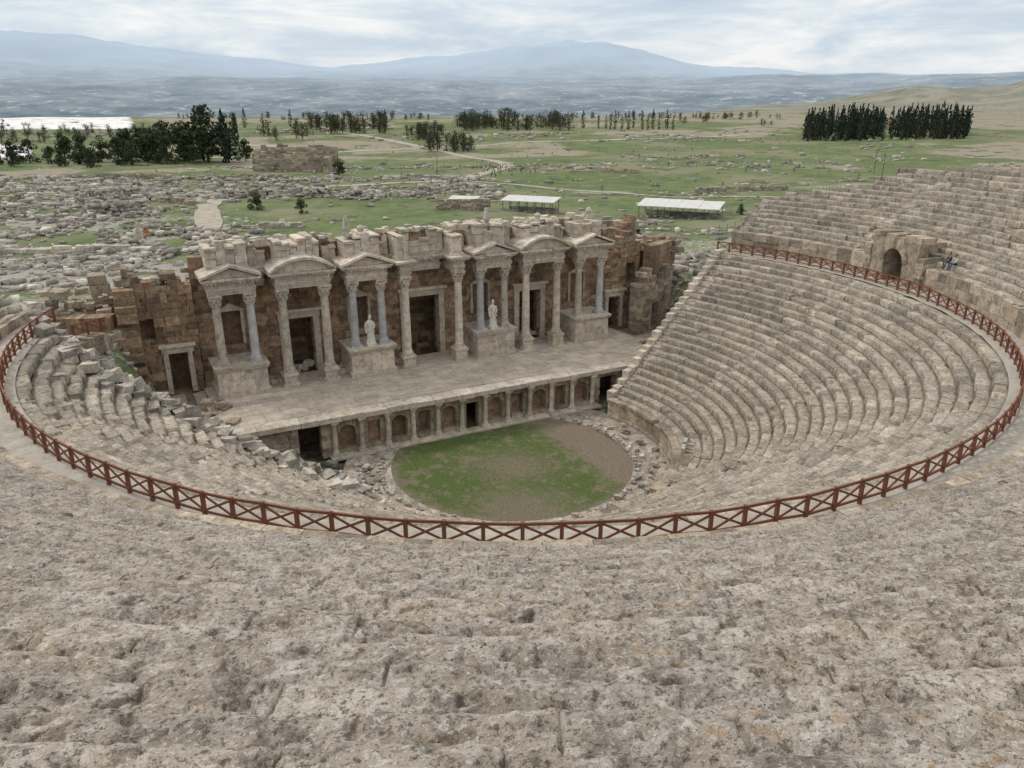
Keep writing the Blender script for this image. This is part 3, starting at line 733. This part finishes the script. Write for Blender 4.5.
# ------------------------------------------------------------------ rubble and ruin fields
SV=[];SR=[]
CUBE=np.array([(a,b,d) for d in(-.5,.5) for a,b in((-.5,-.5),(.5,-.5),(.5,.5),(-.5,.5))])
def field(cx,cy,rx,ry,n,s0,s1,survey=True,pile=0.,ncl=None):
    ncl=ncl or max(4,n//26)
    t=rng.uniform(0,6.283,ncl);q=np.sqrt(rng.random_sample(ncl)); kx=cx+rx*q*np.cos(t); ky=cy+ry*q*np.sin(t)
    ci=rng.randint(0,ncl,n); sp=np.where(rng.random_sample(n)<.25,.6,.11)
    ox=rng.normal(size=n)*rx*sp; oy=rng.normal(size=n)*ry*sp
    X=kx[ci]+ox;Y=ky[ci]+oy
    x,y=L(X,Y) if survey else (X,Y)
    r=np.hypot(x,y)
    ok=~(((np.abs(x)<25)&(y>-45)&(y<25.5))|((y<.36*np.abs(x)+1)&(r<50)))
    x,y=x[ok],y[ok]; n=len(x)
    s_=s0*(s1/s0)**(rng.random_sample(n)**1.8)
    z=tzv(x,y)+pile*np.exp(-(ox[ok]**2/(rx*.12)**2+oy[ok]**2/(ry*.12)**2))*rng.random_sample(n)
    sz=np.stack([s_*rng.uniform(1,2.4,n),s_*rng.uniform(.6,1.1,n),s_*rng.uniform(.4,.9,n)],1)
    P=CUBE[None]*sz[:,None,:]+rng.uniform(-1,1,(n,8,3))*s_[:,None,None]*.12
    a=rng.uniform(0,6.3,n); b=rng.normal(0,.18,n)
    y2=P[...,1]*np.cos(b)[:,None]-P[...,2]*np.sin(b)[:,None]; z2=P[...,1]*np.sin(b)[:,None]+P[...,2]*np.cos(b)[:,None]
    x3=P[...,0]*np.cos(a)[:,None]-y2*np.sin(a)[:,None]; y3=P[...,0]*np.sin(a)[:,None]+y2*np.cos(a)[:,None]
    SV.append(np.stack([x3+x[:,None],y3+y[:,None],z2+(z+s_*.2)[:,None]],-1).reshape(-1,3)); SR.append(rng.random_sample(n))
for c in [(-130,255,50,35,1100,.5,1.9,True,.8),(-75,246,20,12,650,.5,1.9,True,3),(-85,165,30,25,650,.4,1.6,True,.8),(-82,132,22,18,600,.4,1.5),(-150,215,35,25,600,.5,1.7,True,.8),
          (-104,203,10,7,550,.6,1.9,True,5),(-118,232,12,8,450,.6,1.9,True,4),(-50,240,26,12,450,.5,1.7,True,2.5),(-20,250,40,22,450,.4,1.6,True,.8),(35,165,30,25,350,.4,1.4),(-170,290,60,20,500,.6,1.9,True,1),
          (-60,300,60,18,450,.5,1.7,True,1),(90,240,70,45,420,.4,1.4),(-40,360,90,25,350,.6,1.9),(180,420,120,70,300,.7,2.4),(60,600,150,80,220,1.,3.),(-200,620,120,60,150,1,3.)]: field(*c)
for c in [(-36,20,10,9,650,.3,1.3,False,1),(-30,28,9,8,380,.35,1.3,False,2),(35,22,9,8,450,.3,1.2,False,1),(31,32,8,8,260,.35,1.2,False,1.5),(0,34,24,5,260,.35,1.3,False,2),(-47,12,12,14,480,.35,1.3,False),(-45,34,14,10,420,.35,1.4,False,1)]: field(*c)
SV=np.concatenate(SV);SR=np.concatenate(SR); nb=len(SR)
FF=(np.array(BF)[None]+8*np.arange(nb)[:,None,None]).reshape(-1,4)
mesh_obj('scattered_ruin_stones',SV,FF,M['ruin'],np.repeat(SR,6))
def ruin(X,Y,ang,parts,name,ch=.8,mat='ruin'):
    x,y=L(X,Y); z=tz(x,y)-.5; m=MB()
    for (a,b,yy,th,h,rot,holes) in parts:
        m.at(x,y,z,rad(ang)+rad(rot)); m.wall(a,b,yy,yy+th,0,rag(h,h*.4,int(abs(a)*7+h*3+yy)%50+2,.16),holes,ch,ch*2.2,.07)
    m.at(); return m.out(name,M[mat])
ruin(-94,345,-27,[(-18,18,0,1.6,7.5,0,[(-9,-6.5,0,4),(3,6,0,4.5)]),(-18,16,14,1.6,9.5,0,[(-3,0,0,5)]),(-14,0,-17,1.6,7,90,[]),(0,14,15,1.6,8,90,[])],'ruined_stone_building',.9,'wall')
ruin(330,690,-27,[(-24,24,0,2,9,0,[(-8,-3,0,6),(6,10,0,6)]),(-20,10,14,2,11,0,[])],'ruined_bath_building',1.2,'wall')
ruin(-86,152,-24,[(-14,14,0,1.2,1.8,0,[]),(-10,16,3.2,1.,1.3,0,[])],'low_ruined_wall',.6,'marble')
for (X,Y,a,h,w_) in((-142,300,-30,2.2,16),(-125,262,-12,1.6,12),(-160,238,-40,2,14),(-12,206,-20,3.0,8),(20,172,-30,3.4,10),(78,262,-20,1.8,18),(-70,236,-20,2.6,9),(-110,190,-50,1.8,9),(-100,310,-10,1.6,14),(40,330,-30,1.4,16),(140,300,-15,1.5,18),(-30,300,-35,2,10),(-210,310,-20,2.4,14),(-55,182,-20,1.6,8),(-95,222,-60,2,9)):
    ruin(X,Y,a,[(-w_,w_*.8,0,1.,h,0,[(-w_*.4,-w_*.2,0,h)]),(-w_*.6,w_*.5,w_*.5,1.,h*.7,0,[]),(0,w_*.5,w_*.5,1,h*.8,90,[])],'low_ruined_wall',.6,random.choice(['ruin','wall']))
# ------------------------------------------------------------------ sheds
def shed(X,Y,ang,Lx,W,h0,h1,name):
    x,y=L(X,Y); z=tz(x,y); E=empty(name)
    m=MB().at(x,y,z,rad(ang)); 
    n=6
    for i in range(n+1):
        xx=-Lx/2+Lx*i/n
        m.beam((xx,-W/2,-.3),(xx,-W/2,h0),.14,.14);m.beam((xx,W/2,-.3),(xx,W/2,h1),.14,.14);m.beam((xx,-W/2,h0-.12),(xx,W/2,h1-.12),.1,.18)
        if i<n: m.beam((xx,-W/2,.4),(xx+Lx/n,-W/2,h0-.3),.06,.06)
    m.out('frame',M['iron'],E)
    m=MB().at(x,y,z,rad(ang)); m.wall(-Lx/2,Lx/2,W/2-.7,W/2-.2,0,lambda x:1.3,[],.5,1.,.04)
    for _ in range(50): 
        s_=random.uniform(.3,.8); m.rbox((random.uniform(-Lx/2,Lx/2),random.uniform(-W/2,W/2),s_*.3),(s_*1.5,s_,s_*.8),None,.08)
    m.out('sheltered_stones',M['ruin'],E)
    m=MB().at(x,y,z,rad(ang)); k_=12
    for i in range(k_):
        a=-Lx/2-.5+(Lx+1)*i/k_; b=a+(Lx+1)/k_-.04; o_=random.uniform(-.04,.04)
        V=[(a,-W/2-.6,h0-.1+o_),(b,-W/2-.6,h0-.1+o_),(b,W/2+.6,h1+.1+o_),(a,W/2+.6,h1+.1+o_)]
        V=V+[(p,q,r_+.14) for p,q,r_ in V]; m.add(V,BF)
    m.out('sheet_roof',M['roof'],E)
shed(5,209,-27-22,14,5,3.0,3.6,'excavation_shelter'); shed(43,200,-27-26,20,6,3.0,4.0,'excavation_shelter'); shed(-13,212,-27-14,7,4,2.2,2.7,'excavation_shelter')
# ------------------------------------------------------------------ roads
k=NT('dirt_road'); M['dirt']=k.col(k.ramp(k.noise(.5,5,.7),[(.3,(.28,.25,.2)),(.5,(.38,.345,.285)),(.7,(.47,.435,.37))]))
def road(pts,w,name='dirt_road'):
    P=[np.array(L(*p)) for p in pts]; out=[]
    for i in range(len(P)-1):
        p0=P[max(i-1,0)];p1=P[i];p2=P[i+1];p3=P[min(i+2,len(P)-1)]
        for t in np.linspace(0,1,14,endpoint=False):
            out.append(.5*((2*p1)+(p2-p0)*t+(2*p0-5*p1+4*p2-p3)*t*t+(3*p1-p0-3*p2+p3)*t**3))
    out.append(P[-1]); out=np.array(out); T=np.gradient(out,axis=0); T/=np.linalg.norm(T,axis=1)[:,None]; N=np.stack([-T[:,1],T[:,0]],1)
    cols=[]
    for o in np.linspace(-1,1,5):
        ww=w*.5*(1+.5*(vn(np.arange(len(out))*.35,np.full(len(out),o*3+9),4)-.5)*abs(o))
        q=out+N*(ww*o)[:,None]; cols.append(np.column_stack([q,terrain(q[:,0],q[:,1])+.22-.1*abs(o)]))
    n=len(out); V=np.concatenate(cols); F=[(c*n+i,c*n+i+1,(c+1)*n+i+1,(c+1)*n+i) for c in range(4) for i in range(n-1)]
    mesh_obj(name,V,np.array(F),M['dirt'])
road([(-60,150),(-66,168),(-74,190),(-86,225),(-86,255),(-70,268),(-45,277),(-25,291),(-13,321),(-2,372),(-20,430),(-60,520),(-150,690),(-240,900)],6)
road([(-230,262),(-170,270),(-120,268),(-86,262)],4.5,'footpath')
road([(-25,291),(0,280),(25,262),(60,248),(110,245),(180,280)],3,'footpath')
road([(-160,420),(-110,470),(-70,500),(40,560),(200,640)],8)
road([(-280,620),(-200,560),(-110,470)],8)
# ------------------------------------------------------------------ trees
class Leafs:
    def __init__(s): s.V=[];s.R=[]
    def add(s,c,rad3,n,size,up=False,light=.5):
        d=rng.normal(size=(n,3)); d/=np.linalg.norm(d,axis=1)[:,None]; q=rng.uniform(.4,1.0,n)**.5
        p=np.array(c)+d*q[:,None]*np.array(rad3)
        a=rng.normal(size=(n,3)); a/=np.linalg.norm(a,axis=1)[:,None]
        b=np.cross(a,rng.normal(size=(n,3))); b/=np.linalg.norm(b,axis=1)[:,None]
        if up: b[:,:2]*=.3; b[:,2]=1
        s_=(size*rng.uniform(.5,1.2,n))[:,None]
        s.V.append(np.stack([p-a*s_*.5-b*s_*.5,p+a*s_*.5-b*s_*.4,p+a*s_*.35+b*s_*.6,p-a*s_*.4+b*s_*.5],1).reshape(-1,3))
        s.R.append(np.clip(light+.35*d[:,2]+rng.uniform(-.25,.25,n),0,1))  # crown shading put into the leaf tint: tops lighter, undersides darker, plus random
    def out(s,name,mat,E):
        V=np.concatenate(s.V); mesh_obj(name,V,np.arange(len(V)).reshape(-1,4),mat,np.concatenate(s.R),E)
def tree(x,y,h,kind,LF,TV,nq=None):
    z=tz(x,y)-.2
    if kind=='cyp':
        w=h*rng.uniform(.10,.14)
        for i in range(9):
            t=i/8; ww=w*(math.sin(math.pi*min(1,.16+t*.84))**.7)+.12
            LF.add((x+rng.normal()*.12,y+rng.normal()*.12,z+h*(.06+.88*t)),(ww,ww,h*.085),nq or 40,h*.055,True,.4)
        TV.lathe([(h*.02,z),(h*.012,z+h*.5)],x,y,6)
    else:
        TV.lathe([(h*.03,z),(h*.022,z+h*.3),(h*.012,z+h*.6)],x,y,7)
        nc=rng.randint(20,28); wd=rng.uniform(.34,.46)
        for i in range(nc):
            t=rng.uniform(0,2*math.pi); zz=h*rng.uniform(.10,.90); f_=zz/h
            q=rng.uniform(0,wd)*h*(1-.75*max(0,(f_-.4)/.6))
            c=(x+q*math.cos(t),y+q*math.sin(t),z+zz); s_=h*rng.uniform(.10,.18)
            TV.beam((x,y,z+zz*.55),c,h*.012,h*.012)
            LF.add(c,(s_,s_,s_*.75),nq or 70,h*.045,False,rng.uniform(.2,.75))
def single(X,Y,h,kind,name,mat):
    x,y=L(X,Y); LF=Leafs();TV=MB(); tree(x,y,h,kind,LF,TV); E=empty(name)
    LF.out('crown',M[mat],E); TV.out('trunk_and_limbs',M['bark'],E)
for (X,Y,h,kd) in [(-146,385,27,'pine'),(-140,392,20,'pine'),(-152,395,17,'pine'),(-168,380,16,'pine'),(-178,388,18,'pine'),(-190,395,16,'pine'),(-183,372,13,'pine'),(-200,390,13,'pine'),
   (-161,372,13,'pine'),(-214,400,13,'pine'),(-226,405,14,'pine'),(-238,395,12,'pine'),(-250,400,12,'pine'),(-172,400,19,'pine'),(-155,378,12,'pine'),(-205,380,10,'pine'),(-196,372,9,'pine'),(-222,385,9,'pine'),(-245,380,9,'pine'),(-262,395,12,'pine'),(-133,400,11,'pine'),
   (-174,366,11,'pine'),(-166,405,17,'pine'),(-184,410,17,'pine'),(-194,405,15,'pine'),(-232,372,8,'pine'),(-190,360,8,'pine'),(-160,392,19,'pine'),(-210,372,8,'pine'),(-148,372,9,'pine'),(-256,370,9,'pine')]:
    single(X,Y,h,kd,'pine_tree','leaf')
single(-137,384,24,'cyp','cypress_tree','cyp'); single(-178,520,20,'cyp','cypress_tree','cyp')
for (X,Y,h) in [(-68,209,5.6),(-55,204,4.4),(-70,322,7),(-45,168,2.0),(26,160,2.2),(60,205,3.0)]:
    single(X,Y,h,'pine','round_bush','bush')
def mass(name,items,kind,mat,nq):
    LF=Leafs();T=MB()
    for (tb,D_,h) in items:
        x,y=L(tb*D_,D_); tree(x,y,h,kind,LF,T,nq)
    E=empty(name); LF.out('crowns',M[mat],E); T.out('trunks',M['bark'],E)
U=random.uniform
mass('distant_cypress_grove',[(U(.36,.565),U(560,660),U(13,23)) for i in range(190)],'cyp','cyp',16)
mass('distant_cypress_row',[(t+U(-.004,.004),U(700,730),U(11,17)) for t in list(np.linspace(.105,.20,13))+[-.055,-.06,.09,-.33,-.155,-.34,-.27]],'cyp','cyp',16)
it=[(U(-.25,-.155),U(640,740),U(10,17)) for _ in range(40)]+[(U(-.13,-.085),U(560,620),U(9,14)) for _ in range(16)]+[(U(-.07,.07),U(680,780),U(10,17)) for _ in range(62)]
it+=[(U(-.33,-.25),U(560,640),U(9,14)) for _ in range(8)]+[(U(-.11,-.045),U(470,500),U(8,13)) for _ in range(18)]+[(U(-.64,-.40),U(500,640),U(7,11)) for _ in range(40)]
it+=[(U(.2,.34),U(760,1000),U(5,9)) for _ in range(24)]+[(U(.0,.3),U(900,1060),U(5,10)) for _ in range(50)]+[(U(-.42,-.1),U(850,1050),U(5,9)) for _ in range(60)]
mass('distant_tree_line',it,'pine','leaf',11)
mass('field_shrubs',[(U(-.5,.5),U(230,600),U(.8,2.4)) for _ in range(200)],'pine','bush',5)
# ------------------------------------------------------------------ small things
m=MB(); x,y=L(-81,168); z=tz(x,y); m.at(x,y,z,.2); m.box(-.9,.9,-.5,.5,0,1.3,.04); m.box(-.5,.5,-.35,.35,1.3,2.1,.04); m.lathe([(.35,2.1),(.3,3.4),(.36,3.6)],0,0,12); m.out('stone_pedestal',M['marble'])
k=NT('orange_tile'); M['or']=k.col(k.mix(k.noise(3),(.4,.12,.05),(.5,.2,.09)))
m=MB().at(x+1.5,y-.6,z,.2); m.box(-.05,.05,-.05,.05,0,1.1); m.box(-.6,.6,-.1,-.06,1.1,1.9); m.box(.5,.6,-.06,.05,0,1.1); m.out('information_sign',M['or'])
x,y=L(-172,290); m=MB().at(x,y,tz(x,y),0); m.box(-1.3,1.3,-1,1,0,1.4,.05); m.box(-.8,.8,-.7,.7,1.4,2.4,.05); m.lathe([(.5,2.4),(.35,3.2),(.42,4.1),(.2,4.4),(.3,4.8),(.1,5.1)],0,0,10); m.out('stone_monument',M['roof'])
for X,Y,h in((128,275,11),(-31,330,7),(150,330,9)):
    x,y=L(X,Y); z=tz(x,y); m=MB().at(x,y,z,.3); m.lathe([(.14,-.3),(.09,h)],0,0,8); m.beam((-.9,0,h-.6),(.9,0,h-.6),.1,.12); 
    for xx in(-.8,0,.8): m.lathe([(.05,h-.54),(.08,h-.4),(.04,h-.3)],xx,0,6)
    m.out('utility_pole',M['bark'])
m=MB(); pts=[L(40+i*3.0,150+i*5.2) for i in range(26)]
for i,(x,y) in enumerate(pts):
    z=tz(x,y); m.lathe([(.05,z-.2),(.05,z+2.1)],x,y,5)
    if i+1<len(pts):
        x2,y2=pts[i+1];z2=tz(x2,y2)
        for h in(.3,.9,1.5,2.0): m.beam((x,y,z+h),(x2,y2,z2+h),.025,.025)
m.out('wire_site_fence',M['iron'])
# ------------------------------------------------------------------ people
def cloth(name,c): k=NT(name,.85); return k.col(k.mix(k.noise(9),tuple(x*.7 for x in c),c))
SK=cloth('skin',(.42,.26,.18)); HR=cloth('dark_hair',(.03,.022,.016))
def person_mesh(name,pose,top,legs):
    if pose=='sit':
        J=dict(pel=(0,0,.1),bel=(0,-.01,.27),che=(0,-.05,.47),nek=(0,-.06,.60),hed=(0,-.08,.68),
          lh=(.10,-.03,.08),lk=(.15,-.46,.14),la=(.13,-.52,-.30),lt=(.14,-.68,-.34),rh=(-.10,-.03,.08),rk=(-.13,-.46,.16),ra=(-.12,-.46,-.30),rt=(-.13,-.62,-.34),
          ls=(.18,-.05,.53),le=(.24,-.16,.29),lw=(.14,-.38,.22),rs=(-.18,-.05,.53),re=(-.25,-.12,.28),rw=(-.13,-.36,.24))
    else:
        J=dict(pel=(0,0,.92),bel=(0,0,1.08),che=(0,-.01,1.3),nek=(0,0,1.46),hed=(0,-.01,1.55),
          lh=(.09,0,.88),lk=(.10,-.10,.48),la=(.10,-.12,.08),lt=(.11,-.27,.04),rh=(-.09,0,.88),rk=(-.10,.04,.48),ra=(-.10,.20,.10),rt=(-.11,.07,.04),
          ls=(.18,0,1.38),le=(.23,.06,1.10),lw=(.22,-.05,.86),rs=(-.18,0,1.38),re=(-.23,-.02,1.10),rw=(-.22,-.18,.90))
    RD=dict(pel=.14,bel=.125,che=.15,nek=.055,hed=.05,lh=.095,rh=.095,lk=.06,rk=.06,la=.04,ra=.04,lt=.035,rt=.035,ls=.065,rs=.065,le=.043,re=.043,lw=.028,rw=.028)
    E=[('pel','bel'),('bel','che'),('che','nek'),('nek','hed'),('pel','lh'),('lh','lk'),('lk','la'),('la','lt'),('pel','rh'),('rh','rk'),('rk','ra'),('ra','rt'),('che','ls'),('ls','le'),('le','lw'),('che','rs'),('rs','re'),('re','rw')]
    N=list(J); me=bpy.data.meshes.new('t'); me.from_pydata([J[n_] for n_ in N],[(N.index(a),N.index(b)) for a,b in E],[])
    ob=bpy.data.objects.new('t',me); sc.collection.objects.link(ob)
    md=ob.modifiers.new('s','SKIN'); sv=me.skin_vertices[0].data
    for i,n_ in enumerate(N): sv[i].radius=(RD[n_],RD[n_]*(.8 if n_ in('che','bel') else 1)); sv[i].use_root=(n_=='pel')
    ob.modifiers.new('u','SUBSURF').levels=1
    dg=bpy.context.evaluated_depsgraph_get(); ev=ob.evaluated_get(dg).to_mesh()
    bm=bmesh.new(); bm.from_mesh(ev); bpy.data.objects.remove(ob)
    for f in bm.faces:
        c=f.calc_center_median(); best=None
        for a,b in E:
            A_=Vector(J[a]);B_=Vector(J[b]); d=B_-A_; t=max(0,min(1,(c-A_).dot(d)/d.length_squared)); q=(A_+d*t-c).length
            if best is None or q<best[0]: best=(q,b)
        b=best[1]; f.material_index=0 if b in('bel','che','ls','rs','le','re','lw','rw') else (2 if b in('nek','hed') else (3 if b in('lt','rt') else 1))
    hc=Vector(J['hed'])+Vector((0,-.01,.09))
    def ball(c,sx,sy,sz,mi,seg=12):
        r_=bmesh.ops.create_uvsphere(bm,u_segments=seg,v_segments=seg//2+2,radius=1,matrix=Matrix.Translation(c)@Matrix.Diagonal((sx,sy,sz,1)))
        for v in r_['verts']:
            for f in v.link_faces: f.material_index=mi
    ball(hc,.075,.095,.115,2); ball(hc+Vector((0,.022,.03)),.083,.095,.105,3); ball(hc+Vector((0,-.1,-.01)),.014,.02,.022,2,8)
    for s_ in(-1,1): ball(hc+Vector((s_*.077,0,0)),.012,.02,.03,2,8); ball(hc+Vector((s_*.03,-.086,.015)),.012,.01,.008,3,8)
    ball(hc+Vector((0,-.088,-.05)),.024,.01,.008,3,8)
    for w,el in(('lw','le'),('rw','re')):
        W_=Vector(J[w]); d=(W_-Vector(J[el])).normalized(); side=d.cross(Vector((0,0,1)));side=side.normalized() if side.length>.1 else Vector((1,0,0))
        ball(W_+d*.045,.035,.04,.035,2,8)
        for i_,Lf in enumerate((.06,.075,.08,.07)): 
            c_=W_+d*(.075+Lf/2)+side*((i_-1.5)*.019)+Vector((0,0,-.008)); 
            r_=bmesh.ops.create_cone(bm,segments=6,radius1=.0095,radius2=.007,depth=Lf,cap_ends=True,matrix=Matrix.Translation(c_)@d.to_track_quat('Z','Y').to_matrix().to_4x4())
            for v in r_['verts']:
                for f in v.link_faces: f.material_index=2
        td=(d+side*.9).normalized()
        r_=bmesh.ops.create_cone(bm,segments=6,radius1=.011,radius2=.008,depth=.06,cap_ends=True,matrix=Matrix.Translation(W_+d*.03+td*.05)@td.to_track_quat('Z','Y').to_matrix().to_4x4())
        for v in r_['verts']:
            for f in v.link_faces: f.material_index=2
    out=bpy.data.meshes.new(name); bm.to_mesh(out); bm.free()
    for mt_ in(top,legs,SK,HR): out.materials.append(mt_)
    out.polygons.foreach_set('use_smooth',np.ones(len(out.polygons),bool))
    return out
def put(me,name,loc,ang):
    o=bpy.data.objects.new(name,me); o.location=loc; o.rotation_euler=(0,0,ang); sc.collection.objects.link(o); return o
cA=cloth('dark_jacket',(.05,.055,.08));cB=cloth('grey_trousers',(.08,.085,.1));cC=cloth('light_jacket',(.6,.58,.55));cD=cloth('blue_jeans',(.06,.09,.16));cE=cloth('red_jacket',(.35,.05,.05))
s1=person_mesh('seated_a','sit',cA,cB); s2=person_mesh('seated_b','sit',cC,cD)
for me_,ph_,i_ in((s1,19.2,1),(s2,20.3,1)):
    r_=UR0+i_*UT+.22; z_=float(upz(i_,rad(ph_)))+.10
    x_,y_=r_*math.cos(rad(ph_)),-r_*math.sin(rad(ph_))
    put(me_,'seated_person',(x_,y_,z_),math.atan2(-y_,-x_)+math.pi/2)
ws=[person_mesh('walk_%d'%i,'walk',c_,d_) for i,(c_,d_) in enumerate(((cA,cB),(cC,cD),(cE,cB),(cD,cA)))]
for i in range(46):
    X_=-6+random.gauss(0,5)+ (0 if i<36 else random.uniform(-60,10)); Y_=330+random.gauss(0,14)-(0 if i<36 else random.uniform(0,60)); x_,y_=L(X_,Y_)
    put(random.choice(ws),'walking_tourist',(x_,y_,tz(x_,y_)+.05),random.uniform(0,6.28))
# ------------------------------------------------------------------ world, sun, camera
w=bpy.data.worlds.new('World'); sc.world=w; w.use_nodes=True; t=w.node_tree; t.nodes.clear()
def nn(k): return t.nodes.new(k)
SUN_AZ=-60.; SUN_EL=50.
hd=rad(YAW)+rad(SUN_AZ)
sky=nn('ShaderNodeTexSky'); sky.sky_type='NISHITA'; sky.sun_disc=False; sky.sun_elevation=rad(SUN_EL); sky.sun_rotation=hd
sky.dust_density=3; sky.air_density=1.2
bg1=nn('ShaderNodeBackground'); bg1.inputs[1].default_value=.10; t.links.new(sky.outputs[0],bg1.inputs[0])
tc=nn('ShaderNodeTexCoord'); mp=nn('ShaderNodeMapping'); mp.inputs['Scale'].default_value=(1.8,1.8,9.); t.links.new(tc.outputs['Generated'],mp.inputs[0])
nz=nn('ShaderNodeTexNoise'); nz.inputs['Scale'].default_value=2.6; nz.inputs['Detail'].default_value=7; nz.inputs['Roughness'].default_value=.6; nz.inputs['Distortion'].default_value=.35; t.links.new(mp.outputs[0],nz.inputs['Vector'])
cr=nn('ShaderNodeValToRGB'); e=cr.color_ramp.elements; e[0].position=.34;e[0].color=(.56,.67,.79,1);e[1].position=.66;e[1].color=(1.0,1.0,1.0,1)
q=e.new(.48); q.color=(.66,.76,.86,1); q=e.new(.56); q.color=(.80,.87,.93,1)
t.links.new(nz.outputs['Fac'],cr.inputs[0])
# the overcast layer gets whiter and brighter towards the zenith
sp=nn('ShaderNodeSeparateXYZ'); t.links.new(tc.outputs['Generated'],sp.inputs[0])
mr=nn('ShaderNodeMapRange'); mr.inputs['From Min'].default_value=.12; mr.inputs['From Max'].default_value=.6; t.links.new(sp.outputs[2],mr.inputs['Value'])
mxc=nn('ShaderNodeMix'); mxc.data_type='RGBA'; t.links.new(mr.outputs[0],mxc.inputs['Factor']); t.links.new(cr.outputs[0],mxc.inputs[6]); mxc.inputs[7].default_value=(1.08,1.06,1.03,1)
bg2=nn('ShaderNodeBackground'); bg2.inputs[1].default_value=1.0; t.links.new(mxc.outputs[2],bg2.inputs[0])
mx=nn('ShaderNodeMixShader'); mx.inputs[0].default_value=.88; t.links.new(bg1.outputs[0],mx.inputs[1]); t.links.new(bg2.outputs[0],mx.inputs[2])
wo=nn('ShaderNodeOutputWorld'); t.links.new(mx.outputs[0],wo.inputs[0])
sl=bpy.data.lights.new('sun','SUN'); sl.energy=1.45; sl.angle=rad(11); sl.color=(1,.94,.87); so=bpy.data.objects.new('sun',sl); sc.collection.objects.link(so)
sdv=Vector((math.sin(hd)*math.cos(rad(SUN_EL)),math.cos(hd)*math.cos(rad(SUN_EL)),math.sin(rad(SUN_EL))))
so.rotation_euler=sdv.to_track_quat('Z','Y').to_euler()
cam=bpy.data.cameras.new('camera'); cam.sensor_width=36; cam.lens=36*770/1024; cam.clip_start=.1; cam.clip_end=60000
co=bpy.data.objects.new('camera',cam); co.location=CAM; co.rotation_euler=(rad(90-20),0,rad(-YAW)); sc.collection.objects.link(co); sc.camera=co
sc.view_settings.view_transform='Standard'; sc.view_settings.look='None'; sc.view_settings.exposure=0
